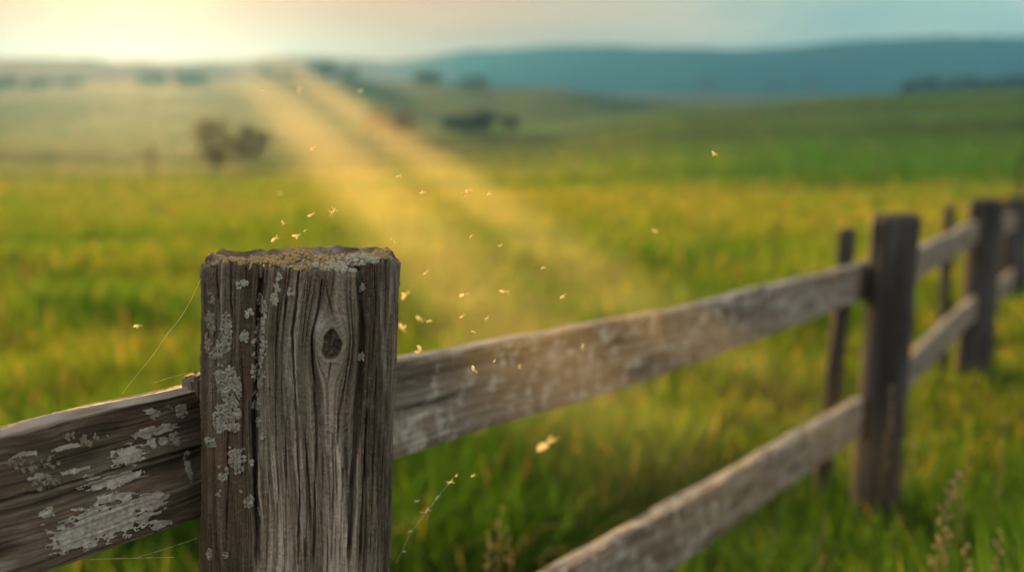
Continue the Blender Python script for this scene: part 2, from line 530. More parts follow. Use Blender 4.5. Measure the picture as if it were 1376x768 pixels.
def post_surface():
    a, b = .1055, .066
    ex = np.array([.982, .187, 0]); ey = np.array([-.187, .982, 0])
    top = P(405, 366, 1.15)
    cen = top + ey * b                                # axis at the top
    zt = top[2]
    x, y = superellipse(a, b, 5.5)
    seg = np.hypot(np.roll(x, -1) - x, np.roll(y, -1) - y)
    wgt = np.where(y < b * .25, 1.0, .10)
    cum = np.concatenate([[0], np.cumsum(seg * wgt)]); tot = cum[-1]
    nS = 560
    pos = np.interp(np.linspace(0, tot, nS, endpoint=False), cum, np.arange(len(cum)))
    xi = np.interp(pos, np.arange(len(x) + 1), np.append(x, x[0])); yi = np.interp(pos, np.arange(len(y) + 1), np.append(y, y[0]))
    arc = np.interp(pos, np.arange(len(cum)), np.concatenate([[0], np.cumsum(seg)]))
    # arc measured from the middle of the front face
    front = np.argmin(np.abs(xi) + (yi > 0) * 9)
    s = arc - arc[front]
    per = seg.sum()
    px = 404.5 + s / K                                # photo column on the face
    nx = np.sign(xi) * np.abs(xi / a) ** 4.5 / a; ny = np.sign(yi) * np.abs(yi / b) ** 4.5 / b
    nl = np.hypot(nx, ny); nx /= nl; ny /= nl
    # rows
    dist = np.concatenate([np.linspace(0, .014, 26, endpoint=False), np.linspace(.014, .345, 440), np.linspace(.36, 1.35, 40)])
    py = 361 + dist / .000757
    PX, PY = np.meshgrid(px, py)
    # grain coordinate bends round the knot
    kx, ky = 447.0, 464.0
    X = PX - kx; Z = (PY - ky) / 2.1
    R2 = X * X + Z * Z
    rad = 19.0
    inside = R2 < rad * rad
    wl = 7 * vn(PY / 260, PX / 200, 2) + 1.0 * vn(PY / 90, PX / 45, 3)
    psi = np.where(inside, X * .0, X * (1 - rad * rad / np.maximum(R2, 1))) + kx + wl
    fade = np.exp(-R2 / (75.0 ** 2))
    psi = psi * fade + (PX + wl) * (1 - fade)
    h = 2.6 * vn(psi / 34, PY / 420, 4) + 1.7 * vn(psi / 11, PY / 300, 5) + 1.5 * vn(psi / 4.6, PY / 170, 6) + 1.3 * vn(psi / 2.3, PY / 110, 7) + .6 * vn(psi / 1.25, PY / 60, 8)
    # narrow checks opening between fibres
    chk = vn(psi / 3.1, PY / 210, 12)
    h = h - 2.4 * sst(.52, .9, chk) * sst(-.2, .5, vn(psi / 25, PY / 130, 13))
    h = h + .5 * vn(PX / 2.2, PY / 2.6, 14) + .35 * vn(PX / 6, PY / 7, 15)
    # knot
    rk = np.sqrt((X / 13) ** 2 + ((PY - ky) / 21) ** 2) * (1 + .16 * vn(PX / 14, PY / 14, 50))
    knot = 1 - sst(.85, 1.1, rk)
    h = h * (1 - knot) + knot * (-2.6 + .5 * np.sin(rk * 15 + 4 * vn(PX / 7, PY / 8, 16)) + 2.0 * vn(PX / 4, PY / 5, 17) + 1.0 * vn(PX / 1.8, PY / 2.2, 18) - 2.0 * sst(.75, 0, rk))
    rim = np.exp(-((rk - 1.22) / .16) ** 2)
    h = h + .9 * rim * (.5 + vn(PX / 12, PY / 16, 51))
    deep = np.zeros_like(h)
    for pts, w, dp in CRACKS:
        pts = np.array(pts, float)
        xc = np.interp(PY, pts[:, 1], pts[:, 0]) + 1.1 * vn(PY / 60, PY * 0 + w * 7, 19) + .35 * vn(PY / 9, PY * 0 + w * 3, 20)
        ends = sst(pts[0, 1] - 4, pts[0, 1] + 10, PY) * (1 - sst(pts[-1, 1] - 25, pts[-1, 1] + 2, PY))
        if pts[0, 1] < 360: ends = 1 - sst(pts[-1, 1] - 25, pts[-1, 1] + 2, PY)
        ww = w * (1 + .45 * vn(PY / 35, PY * 0 + w, 21)) * (.35 + .65 * ends)
        prf = np.clip(1 - np.abs(PX - xc) / np.maximum(ww, .2), 0, 1) ** .6
        deep = np.maximum(deep, dp * prf * ends)
        h = h + .9 * np.exp(-((np.abs(PX - xc) - ww * 1.7) / (ww * .8)) ** 2) * ends * (dp > 8)
    # left slab stands a little back, right slab too
    h = h - 2.5 * (1 - sst(344, 352, PX)) - 4.0 * sst(486, 494, PX)
    ridge = np.clip(.5 + h / 7.5, 0, 1)
    hh = (h - deep)
    # rim of the top: ragged, fibres rounded over
    topy = np.interp(px, [230, 270, 276, 288, 293, 300, 346, 351, 358, 366, 400, 440, 470, 484, 490, 500, 522, 534, 545, 600], [356, 357, 354, 352, 345, 345, 350, 356, 352, 354, 357, 360, 362, 364, 355, 350, 348, 351, 354, 350])
    dz_top = (361 - topy) * K + .0018 * vn(px / 5.5, px * 0, 23) + .0012 * vn(px / 2.2, px * 0, 24)
    rr = .0048 * (1 + .5 * vn(px / 9, px * 0, 25))
    t_ = np.clip(1 - dist[:, None] / rr[None, :], 0, 1)
    inset = rr[None, :] * (1 - np.sqrt(np.clip(1 - t_ ** 2, 0, 1)))
    bulge = .004 * sst(.2, 1.0, dist)[:, None]
    off = hh * .001 - inset + bulge
    blend = np.exp(-dist / .05)[:, None]
    zz = zt - dist[:, None] + dz_top[None, :] * blend
    lx = xi[None, :] + nx[None, :] * off; ly = yi[None, :] + ny[None, :] * off
    lean = .047 * (zz - zt)
    co = cen[None, None, :] * np.array([1, 1, 0]) + lx[..., None] * ex + ly[..., None] * ey
    co[..., 0] += lean; co[..., 2] = zz
    # stains
    brown = np.clip(.12 + .8 * fbm(psi / 38, PY / 150, 26, 3) + .55 * (1 - sst(320, 352, PX)) + .35 * sst(500, 760, PY) * (1 - sst(330, 380, PX)), 0, 1)
    silver = np.clip(np.exp(-((PX - 428) / 7) ** 2 - ((PY - 432) / 22) ** 2) * 1.1 + .18 * rim * sst(.0, .7, vn(PX / 12, PY / 14, 27)), 0, 1) * (1 - knot)
    silver = np.maximum(silver, .55 * sst(.45, .8, fbm(psi / 12, PY / 120, 28, 3)))
    silver = np.maximum(silver, .5 * sst(600, 740, PY) * np.exp(-((PX - 458) / 9) ** 2) * sst(-.3, .4, vn(psi / 3, PY / 60, 29)))
    dark = np.clip(.45 * knot + .38 * np.exp(-((rk - 1.3) / .45) ** 2) + .5 * sst(.35, .75, fbm(psi / 16, PY / 110, 30, 3)), 0, 1)
    wood = np.stack([ridge, brown, silver, dark], -1)
    grain = np.stack([psi / 2.0, PY / 60.0, PX / 2.2 * np.exp(-R2 / 900.0)], -1)
    # cap
    nR = 64
    rim_co = co[0]
    mid = rim_co.mean(0)
    caps = []; wcap = []; gcap = []
    for k in range(1, nR + 1):
        f = 1 - k / nR
        c = mid + (rim_co - mid) * f
        lxx = (c - mid) @ ex; lyy = (c - mid) @ ey
        pxx = 404.5 + lxx / K
        bump = .0052 * fbm(lxx / .010, lyy / .010, 33, 4) + (.0036) * np.abs(fbm(lxx / .004, lyy / .004, 34, 3))
        base = zt + .0005 - .035 * lyy * 0 - .0025 * np.exp(-(lyy + .02) ** 2 / .0004)
        ridge_back = .010 * np.exp(-((pxx - 398) / 26) ** 4) * np.exp(-((lyy - .035) / .016) ** 2)
        ridge_back = ridge_back + .006 * np.exp(-((pxx - 330) / 30) ** 4) * np.exp(-((lyy - .015) / .03) ** 2) + .007 * np.exp(-((pxx - 480) / 32) ** 4) * np.exp(-((lyy - .005) / .035) ** 2)
        cr = .010 * np.exp(-((pxx - 351 - 3 * vn(lyy / .01, lyy * 0, 35)) / 3.2) ** 2) * (1 - sst(-.01, .03, lyy)) + .007 * np.exp(-((pxx - 483) / 3.2) ** 2) * (1 - sst(-.04, .0, lyy))
        zc = base + bump + ridge_back - cr
        w = sst(0, .22, k / nR)
        cc = c.copy(); cc[:, 2] = rim_co[:, 2] * (1 - w) + zc * w + bump * (1 - w)
        caps.append(cc)
        wcap.append(np.stack([np.clip(.45 + bump / .007, 0, 1), np.full(nS, .75), np.zeros(nS), .15 * np.ones(nS)], -1))
        gcap.append(np.stack([lxx / .004, lyy / .004, np.zeros(nS)], -1))
    allv = np.concatenate([np.stack(caps[::-1], 0), co], 0)
    wv = np.concatenate([np.stack(wcap[::-1], 0), wood], 0); gv = np.concatenate([np.stack(gcap[::-1], 0), grain], 0)
    nr = allv.shape[0]
    faces = grid_faces(nr, nS, True)[:, ::-1]
    info = dict(px=px, py=py, co=co, xi=xi, nx=nx, ny=ny, ex=ex, ey=ey, mid=mid, zt=zt, caps=np.stack(caps[::-1], 0))
    return allv.reshape(-1, 3), faces, wv.reshape(-1, 4), gv.reshape(-1, 3), info


v, f, wv, gv, PI_ = post_surface()


def add_vec_attr(ob, name, data):
    at = ob.data.attributes.new(name, 'FLOAT_VECTOR', 'POINT')
    at.data.foreach_set('vector', np.asarray(data, np.float32).ravel())


POST1 = relmesh('post', v, f[:, ::-1], M_POST, FENCE, True, {'wood': wv}, 'thick near post with deep cracks, a knot and grey lichen')
add_vec_attr(POST1, 'grain', gv)
POST1_PROJ = None


def post_point(px, py):
    """surface point, outward normal on the near post's face"""
    j = np.argmin(np.abs(PI_['px'] - px)); i = np.argmin(np.abs(PI_['py'] - py))
    n = PI_['nx'][j] * PI_['ex'] + PI_['ny'][j] * PI_['ey']
    # average of neighbours so lobes sit on the ridges
    i0, i1 = max(0, i - 2), i + 3; j0, j1 = max(0, j - 2), j + 3
    blk = PI_['co'][i0:i1, j0:j1].reshape(-1, 3)
    p = blk[np.argmax(blk @ n)]
    return PI_['co'][i, j] * .5 + p * .5, n


def lobe(p, n, r, rg, hgt=.6):
    """one crinkled lichen lobe: a low cup with a turned-up, scalloped edge"""
    n = n / np.linalg.norm(n)
    a = np.cross(n, [.3, .5, .8]); a /= np.linalg.norm(a); b = np.cross(n, a)
    m = 9
    ang = np.linspace(0, 2 * math.pi, m, endpoint=False) + rg.uniform(0, 6)
    sc = 1 + .28 * rg.uniform(-1, 1, m)
    tilt = rg.normal(0, .25, 2)
    rings = [(.0, .55), (.45, .42), (.82, .85), (1.0, .45), (.85, -.2)]
    vs = []
    for k, (q, z) in enumerate(rings):
        rr = r * q * sc
        u_, v_ = rr * np.cos(ang), rr * np.sin(ang)
        zz = r * hgt * (z + .18 * rg.uniform(-1, 1, m) * (k > 0)) + tilt[0] * u_ + tilt[1] * v_
        vs.append(p + u_[:, None] * a + v_[:, None] * b + zz[:, None] * n)
    return np.concatenate(vs), grid_faces(len(rings), m, True)


def lichen(polys, dens, rr, mat, seed, parent, pointfn, label=None, thr=-.05, hgt=.6, split=False):
    """polys: list of (cx, cy, rx, ry) ellipses in photo pixels on the face"""
    if split:
        for k, e in enumerate(polys): lichen([e], dens, rr, mat, seed + 31 * k, parent, pointfn, label, thr, hgt)
        return
    rg = np.random.default_rng(seed)
    parts = []
    for cx, cy, rx, ry in polys:
        n = max(3, int(dens * rx * ry * 3.14 / 10))
        for _ in range(n):
            a = rg.uniform(0, 6.283); q = math.sqrt(rg.uniform(0, 1))
            x = cx + rx * q * math.cos(a); y = cy + ry * q * math.sin(a)
            if vn(x / 8.0, y / 9.0, seed) + .5 * vn(x / 3.0, y / 3.0, seed + 1) - .55 * max(0, q - .5) < thr: continue
            p, nn = pointfn(x, y)
            r = rg.uniform(*rr) * (1.1 - .35 * q)
            parts.append(lobe(p + nn * .0004, nn + rg.normal(0, .25, 3), r, rg, hgt))
    if not parts: return None
    v, fs = merge(parts)
    return relmesh('lichen', v, np.concatenate(fs), mat, parent, True, None, label)


lichen([(279, 440, 10, 30), (284, 405, 5, 14), (276, 452, 6, 18)], 5, (.0012, .0028), M_LICHEN_D, 101, POST1, post_point, 'brown-grey lichen crust on the left edge', -.2)
lichen([(306, 446, 8, 26), (294, 468, 15, 13)], 4.5, (.0008, .0020), M_LICHEN, 103, POST1, post_point, None, -.35, .6, True)
lichen([(310, 520, 17, 28), (308, 562, 19, 28), (300, 500, 10, 12), (318, 545, 12, 16)], 7, (.0009, .0025), M_LICHEN, 105, POST1, post_point, 'large blue-grey lichen patch below the rail top', -.3)
lichen([(354, 424, 6, 22), (350, 462, 9, 26), (349, 500, 9, 20), (346, 545, 7, 16), (351, 405, 4, 10), (349, 570, 4, 7)], 5, (.0008, .0022), M_LICHEN, 107, POST1, post_point, 'grey lichen strip along the left crack', -.25)
lichen([(327, 385, 8, 4), (330, 452, 5, 8), (336, 424, 5, 8), (375, 372, 4, 6), (390, 392, 4, 4), (370, 402, 5, 8), (487, 388, 3, 5), (489, 487, 4, 7), (372, 385, 4, 6)], 5, (.0010, .0022), M_LICHEN_G, 109, POST1, post_point, None, -.4, .6, True)
lichen([(283, 598, 9, 8), (320, 622, 13, 22), (302, 640, 7, 14), (339, 684, 7, 12), (297, 668, 3, 6), (342, 625, 3, 6), (318, 592, 4, 4), (356, 590, 3, 7), (282, 760, 4, 8), (308, 762, 4, 4), (296, 748, 2, 2), (327, 668, 2, 2), (352, 700, 2, 4)], 4.5, (.0008, .0022), M_LICHEN, 111, POST1, post_point, None, -.35, .6, True)


def cap_point(px, ly):
    """point on the top of the near post: px photo column, ly metres back from its middle"""
    c = PI_['caps']
    tgt = PI_['mid'] + (px - 404.5) * K * PI_['ex'] + ly * PI_['ey']
    d = (c[..., 0] - tgt[0]) ** 2 + (c[..., 1] - tgt[1]) ** 2
    k = np.unravel_index(np.argmin(d), d.shape)
    return c[k], np.array([0, -.15, 1.0])


def cap_scatter(boxes, rr, mat, seed, name, label, hgt=.8):
    rg = np.random.default_rng(seed); parts = []
    for x0, x1, y0, y1, n in boxes:
        for _ in range(n):
            x = rg.uniform(x0, x1); y = rg.uniform(y0, y1)
            if vn(x / 7, y / .008, seed) < -.25: continue
            p, nn = cap_point(x, y)
            parts.append(lobe(p, nn + rg.normal(0, .4, 3), rg.uniform(*rr), rg, hgt))
    v, fs = merge(parts)
    return relmesh(name, v, np.concatenate(fs), mat, POST1, True, None, label)


cap_scatter([(440, 512, -.062, -.02, 150), (430, 505, -.03, .05, 170), (425, 480, -.07, -.05, 30)], (.0014, .0036), M_LICHEN_G, 121, 'lichen', 'pale green lichen on the post top')
cap_scatter([(283, 352, -.06, .05, 170), (352, 440, -.066, -.01, 150), (350, 520, .0, .07, 300), (282, 528, .03, .066, 420), (505, 530, -.05, .05, 70)], (.0012, .0032), M_SUNLIT_MOSS, 123, 'rim_light_moss', None, 1.0)  # moss strip along the back edge added as golden rim light
cap_scatter([(362, 432, .015, .055, 190)], (.0014, .003), M_SUNLIT_MOSS, 125, 'rim_light_moss', None, 1.0)

# ---- rails


def hx(x):
    return 133.0 - .133 * (x - 535.0)


def rdepth(x):
    return .14 * F / hx(x)


TOPX = np.array([-140, -60, 67, 268, 400, 535, 666, 787, 887, 960, 1060, 1157, 1200], float)
TOPY = np.array([621, 604, 574, 526, 505, 485, 461, 440, 420, 405, 380, 355, 344], float)


def top_edge(x):
    return P(x, np.interp(x, TOPX, TOPY), rdepth(x))


def plank(name, A, h, T, nl, nper, seed, mat, parent, dens=None, amp=1.0, label=None, cracks=(), wv_fn=None, gs=1.0):
    """A: n x 3 polyline of the front top edge (world); plank hangs h below it and T behind it"""
    A = np.asarray(A, float)
    s0 = np.concatenate([[0], np.cumsum(np.linalg.norm(np.diff(A, axis=0), axis=1))])
    L = s0[-1]
    tt = np.linspace(0, 1, nl) if dens is None else dens(nl)
    st = tt * L
    # smooth path
    fine = np.linspace(0, L, 600); pf = np.stack([np.interp(fine, s0, A[:, k]) for k in range(3)], -1)
    kk = np.hanning(61); kk /= kk.sum()
    pe = np.concatenate([pf[0] + (pf[:30] - pf[0])[::-1] * -1, pf, pf[-1] + (pf[-30:] - pf[-1])[::-1] * -1])
    pf = np.stack([np.convolve(pe[:, k], kk, 'valid') for k in range(3)], -1)
    C = np.stack([np.interp(st, fine, pf[:, k]) for k in range(3)], -1)
    d = np.gradient(C, axis=0); d /= np.linalg.norm(d, axis=1)[:, None]
    up = np.array([0, 0, 1.0]); upv = up - d * (d @ up)[:, None]; upv /= np.linalg.norm(upv, axis=1)[:, None]
    nrm = np.cross(d, upv)                                # points to the camera's side (right of travel)
    # perimeter: front top -> front bottom -> back bottom -> back top
    per = [h, T, h, T]; tot = 2 * (h + T)
    wts = [1.0, .35, .2, .9]
    cnt = [max(4, int(nper * w * l / sum(w2 * l2 for w2, l2 in zip(wts, per)))) for w, l in zip(wts, per)]
    a = []; b = []; na = []; nb = []; q = []
    r = .006
    def corner(x): return r * (1 - np.sqrt(np.clip(1 - np.clip((r - x) / r, 0, 1) ** 2, 0, 1)))
    k = np.linspace(0, 1, cnt[0], endpoint=False); e = np.minimum(k, 1 - k) * h
    a += list(-k * h); b += list(-corner(e)); na += [0] * cnt[0]; nb += [1] * cnt[0]; q += list(k * h)
    k = np.linspace(0, 1, cnt[1], endpoint=False); a += [-h] * cnt[1]; b += list(-k * T); na += [-1] * cnt[1]; nb += [0] * cnt[1]; q += list(h + k * T)
    k = np.linspace(0, 1, cnt[2], endpoint=False); a += list(-h + k * h); b += [-T] * cnt[2]; na += [0] * cnt[2]; nb += [-1] * cnt[2]; q += list(h + T + k * h)
    k = np.linspace(0, 1, cnt[3], endpoint=False); e = np.minimum(k, 1 - k) * T
    a += list(-corner(e)); b += list(-T + k * T); na += [1] * cnt[3]; nb += [0] * cnt[3]; q += list(2 * h + T + k * T)
    a, b, na, nb, q = map(np.array, (a, b, na, nb, q))
    ST, Q = np.meshgrid(st, q, indexing='ij')
    wob = .006 * vn(ST / .35, Q * 0, seed) + .002 * vn(ST / .06, Q / .05, seed + 1)
    g = Q + wob
    hgt = 1.6 * vn(g / .022, ST / .6, seed + 2) + 1.1 * vn(g / .0075, ST / .30, seed + 3) + .7 * vn(g / .0034, ST / .16, seed + 4) + .4 * vn(g / .0017, ST / .07, seed + 5) + .22 * vn(g / .004, ST / .006, seed + 6)
    chk = vn(g / .006, ST / .35, seed + 7)
    hgt = hgt - 1.8 * sst(.55, .9, chk)
    deep = np.zeros_like(hgt)
    for (f0, f1, s_a, s_b, w, dp) in cracks:
        cc = (f0 + (f1 - f0) * ST / L) * h + .003 * vn(ST / .07, Q * 0, seed + 8)
        ends = sst(s_a, s_a + .05, ST / L) * (1 - sst(s_b - .05, s_b, ST / L))
        deep = np.maximum(deep, dp * ends * np.clip(1 - np.abs(Q - cc) / (w * (1 + .4 * vn(ST / .05, Q * 0, seed + 9))), 0, 1) ** .6)
    ridge = np.clip(.5 + hgt / 5.5, 0, 1)
    edge = .0025 * vn(ST / .12, Q / .2, seed + 10) + .0045 * vn(ST / .5, Q / .5, seed + 11)
    off = amp * (hgt - deep) * .001
    off = off * np.where(na > 0, 1.7, 1.0)[None, :]
    aa = a[None, :] + na[None, :] * (off + edge); bb = b[None, :] + nb[None, :] * off
    # the face's top and bottom rows follow the edge wobble
    aa = aa + (nb[None, :] != 0) * edge * np.where(a[None, :] < -h / 2, -1, 1) * np.abs(a[None, :] / h * 2 + 1) ** 2
    co = C[:, None, :] + aa[..., None] * upv[:, None, :] + bb[..., None] * nrm[:, None, :]
    brown = np.clip(.35 + .9 * fbm(g / .05, ST / .3, seed + 12, 3), 0, 1)
    silver = .5 * sst(.35, .8, fbm(g / .03, ST / .12, seed + 13, 3))
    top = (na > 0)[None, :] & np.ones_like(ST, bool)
    silver = np.where(top, np.maximum(silver, .6 + .5 * vn(ST / .05, g / .01, seed + 15)), silver)  # tops painted paler to stand in for sunlight along the rails
    dark = .85 * sst(.2, .7, fbm(g / .03, ST / .11, seed + 14, 3))
    W = np.stack([ridge, brown, silver, dark], -1)
    if wv_fn is not None: W = wv_fn(W, co, ST / L, Q)
    G = np.stack([g / .0023 * gs, ST / .045 * gs, np.zeros_like(ST)], -1)
    npm = len(q)
    vv = co.reshape(-1, 3)
    faces = grid_faces(nl, npm, True)
    # end caps
    c0 = co[0].mean(0); c1 = co[-1].mean(0)
    vv = np.concatenate([vv, [c0, c1]])
    i = np.arange(npm); j = (i + 1) % npm
    n0 = nl * npm
    tri = np.concatenate([np.stack([np.full(npm, n0), j, i], -1), np.stack([np.full(npm, n0 + 1), (nl - 1) * npm + i, (nl - 1) * npm + j], -1)])
    W = np.concatenate([W.reshape(-1, 4), [[.3, .5, 0, .4]] * 2]); G = np.concatenate([G.reshape(-1, 3), [[0, 0, 0]] * 2])
    ob = relmesh(name, vv, [faces[:, ::-1], tri[:, ::-1]], mat, parent, True, {'wood': W}, label)
    add_vec_attr(ob, 'grain', G)
    return ob, dict(co=co, nrm=nrm, upv=upv, st=st, q=q, L=L, face=cnt[0], h=h)


# left top rail: from beyond the frame into the near post
_a, _b = top_edge(67), top_edge(268)
A = np.stack([_a + (_b - _a) * q for q in (-1.0, -.6, 0, .5, 1.0, 1.75)])
RAIL_L, RL = plank('top_rail', A, .142, .040, 620, 230, 200, M_RAIL, FENCE, None, 1.0, 'top rail left of the near post with peeling white paint',
                   cracks=[(.41, .46, .0, 1.0, .0022, 11), (.22, .27, .0, .55, .0012, 5), (.70, .74, .1, .6, .001, 4)])
# right top rail, near post to second post
A = np.stack([top_edge(x) for x in (395, 440, 535, 666, 787, 887, 960, 1060, 1157, 1190)])
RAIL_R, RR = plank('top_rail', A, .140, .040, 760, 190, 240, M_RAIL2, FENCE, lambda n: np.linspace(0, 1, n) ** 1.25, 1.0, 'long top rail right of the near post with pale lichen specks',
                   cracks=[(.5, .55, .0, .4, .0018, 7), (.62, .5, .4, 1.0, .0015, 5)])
BOTX = np.array([380, 560, 745, 960, 1144, 1185], float); BOTY = np.array([965, 868, 775, 653, 545, 521], float)
A = np.stack([P(x, y, rdepth(x)) for x, y in zip(BOTX, BOTY)])
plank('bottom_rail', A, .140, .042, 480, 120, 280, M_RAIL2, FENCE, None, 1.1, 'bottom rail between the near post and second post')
A = np.stack([P(x, y, rdepth(x)) for x, y in ((-140, 1310), (67, 1180), (268, 1043), (370, 972))])
plank('bottom_rail', A, .140, .042, 120, 50, 290, M_RAIL, FENCE, None, 1.1)


# peeling paint on the left rail
def paint_flakes():
    co = RL['co'][:, :RL['face']]
    nl, nf = co.shape[:2]
    px, py, _ = proj(co.reshape(-1, 3))
    px = px.reshape(nl, nf); py = py.reshape(nl, nf)
    # run along the grain: u along, w across
    slope = -.245
    w = py - slope * (px - 150)
    wt = np.interp(px, TOPX, TOPY); frac = (py - wt) / np.maximum(hx(px), 1)
    def ell(cx, cy, rx, ry, rot=slope):
        c, s = math.cos(math.atan(rot)), math.sin(math.atan(rot))
        dx, dy = px - cx, py - cy
        a = (dx * c + dy * s) / rx; b = (-dx * s + dy * c) / ry
        return np.clip(1.25 - np.sqrt(a * a + b * b), -1, 1)
    regs = [(208, 578, 36, 6), (170, 612, 24, 15), (152, 646, 40, 8), (150, 668, 26, 7), (140, 700, 68, 24), (185, 678, 36, 14), (105, 722, 42, 16),
            (62, 689, 11, 6), (99, 632, 17, 5), (241, 551, 7, 8), (253, 632, 4, 17), (218, 592, 6, 6), (236, 593, 6, 5), (215, 704, 16, 6), (120, 640, 12, 5), (203, 594, 5, 8), (50, 640, 16, 4), (30, 610, 18, 4), (90, 600, 20, 4), (200, 552, 8, 5)]
    m = np.full(px.shape, -1.0)
    for r in regs: m = np.maximum(m, ell(*r))
    nz = .75 * vn(px / 13, w / 2.6, 301) + .55 * vn(px / 6, w / 3.4, 302) + .35 * vn(px / 2.5, w / 2.0, 303)
    mask = (m * 1.3 + nz * .62) > .28
    cell = mask[:-1, :-1] & mask[1:, :-1] & mask[:-1, 1:] & mask[1:, 1:]
    idx = np.full(px.shape, -1); use = np.zeros_like(mask)
    use[:-1, :-1] |= cell; use[1:, :-1] |= cell; use[:-1, 1:] |= cell; use[1:, 1:] |= cell
    idx[use] = np.arange(use.sum())
    nn = np.broadcast_to(RL['nrm'][:, None, :], co.shape)
    # flakes: a smooth skin lying proud of the wood, edges curling
    sm = co.copy()
    inner = np.clip(m * 1.3 + nz * .62 - .28, 0, .5) / .5
    lift = .0012 + .0009 * (1 - inner) + .0004 * vn(px / 3, w / 3, 305)
    v = (sm + nn * lift[..., None])[use]
    ii, jj = np.nonzero(cell)
    f = np.stack([idx[ii, jj], idx[ii, jj + 1], idx[ii + 1, jj + 1], idx[ii + 1, jj]], -1)
    # thickness: back sheet + rim come from a solidify modifier
    ob = relmesh('peeling_paint', v, f, M_PAINT, RAIL_L, True)
    md = ob.modifiers.new('thickness', 'SOLIDIFY'); md.thickness = .0007; md.offset = -1


paint_flakes()


def rail_point(px, py):
    co = RL['co'][:, :RL['face']]
    if rail_point.c is None:
        a, b, _ = proj(co.reshape(-1, 3)); rail_point.c = (a, b)
    k = np.argmin((rail_point.c[0] - px) ** 2 + (rail_point.c[1] - py) ** 2)
    i = k // RL['face']
    return co.reshape(-1, 3)[k], RL['nrm'][i]


rail_point.c = None
lichen([(243, 551, 9, 10), (205, 556, 12, 6), (232, 588, 10, 8), (250, 618, 5, 12), (225, 552, 8, 8)], 1.6, (.0012, .0030), M_LICHEN, 131, RAIL_L, rail_point, None, -.1, .35, True)
lichen([(40, 620, 40, 14), (110, 590, 40, 10), (60, 650, 40, 10)], .8, (.0012, .0028), M_LICHEN_D, 133, RAIL_L, rail_point, None, 0, .35, True)


# ---- the other posts


def simple_post(name, top, base, w, dpt, yaw, seed, mat, label=None, n=3.6, slant=.0):
    """top/base: centre of the near face at top and ground"""
    top = np.array(top); base = np.array(base)
    ex = np.array([math.cos(yaw), math.sin(yaw), 0]); ey = np.array([-math.sin(yaw), math.cos(yaw), 0])
    x, y = superellipse(w / 2, dpt / 2, n, 72)
    t = np.linspace(0, 1, 70)
    rows = []; W = []; G = []
    for k in t:
        c = top + (base - top) * k + ey * dpt / 2
        ang = np.arange(72)
        h = .004 * vn(ang / 4.0, k * 3 + 0 * ang, seed) + .002 * vn(ang / 1.7, k * 7 + 0 * ang, seed + 1)
        sc = 1 + h / (w / 2)
        if k < .02: sc = sc * (.93 + k * 3.5)
        sc = sc * (1 + .06 * k)
        p = c + (x * sc)[:, None] * ex + (y * sc)[:, None] * ey
        if k == 0: p[:, 2] += .004 * vn(ang / 3.0, ang * 0, seed + 2) + slant * x / w
        rows.append(p)
        W.append(np.stack([np.clip(.5 + h / .008, 0, 1), np.clip(.5 * vn(ang / 9, k * 4 + 0 * ang, seed + 3) + .5 * sst(.6, .95, k), 0, 1), np.clip(.5 * vn(ang / 7, k * 5 + ang * 0, seed + 4), 0, 1), np.clip(.6 * vn(ang / 6, k * 6 + ang * 0, seed + 5), 0, 1)], -1))
        G.append(np.stack([ang * w / 15 / .004 * .3, k * 20 + 0 * ang, 0 * ang], -1))
    v = np.stack(rows); nr = len(rows)
    capc = v[0].mean(0) + np.array([0, 0, .006])
    vv = np.concatenate([v.reshape(-1, 3), [capc]])
    f = grid_faces(nr, 72, True)
    i = np.arange(72); j = (i + 1) % 72
    tri = np.stack([np.full(72, nr * 72), i, j], -1)
    ob = relmesh(name, vv, [f[:, ::-1][:, ::-1], tri[:, ::-1]], mat, FENCE, True, {'wood': np.concatenate([np.concatenate(W), [[.6, .3, .3, 0]]])}, label)
    add_vec_attr(ob, 'grain', np.concatenate([np.concatenate(G), [[0, 0, 0]]]))
    return ob


def post_at(px0, y0, px1, y1, d, wpx, yaw, seed, label, dpt=None, slant=0.0, name='post'):
    top = P(px0, y0, d); hor = top[1]
    # base: same forward distance on the ground under the measured line
    b1 = P(px1, y1, 1.0) - CAM
    k = hor / b1[1]
    b = CAM + b1 * k
    # extend along the axis to just under the ground
    ax = b - top
    zg = float(H(b[0], b[1])) - .15
    m = (zg - top[2]) / ax[2]
    base = top + ax * m
    w = wpx / F * d
    return simple_post(name, top, base, w, dpt or w, yaw, seed, M_POST2, label, slant=slant), top, base


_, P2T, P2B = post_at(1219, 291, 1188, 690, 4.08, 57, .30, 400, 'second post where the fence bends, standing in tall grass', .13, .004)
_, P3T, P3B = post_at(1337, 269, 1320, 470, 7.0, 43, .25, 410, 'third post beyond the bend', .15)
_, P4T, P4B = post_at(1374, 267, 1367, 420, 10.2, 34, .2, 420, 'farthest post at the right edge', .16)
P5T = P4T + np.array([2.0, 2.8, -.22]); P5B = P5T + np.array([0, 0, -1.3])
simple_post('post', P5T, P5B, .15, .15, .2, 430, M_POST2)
# stakes behind the rails
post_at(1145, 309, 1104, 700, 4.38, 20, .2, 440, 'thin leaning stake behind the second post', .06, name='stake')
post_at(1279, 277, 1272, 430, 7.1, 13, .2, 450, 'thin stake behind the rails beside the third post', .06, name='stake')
# low weathered stub showing above the left rail beside the near post
# rails of the far bays

FWD = np.array([0, 1.0, 0])
def far_rail(name, a, b, h, seed, label=None):
    A = np.stack([a + (b - a) * t for t in np.linspace(0, 1, 5)])
    return plank(name, A, h, .04, 90, 60, seed, M_POST2R, FENCE, None, 1.2, label)


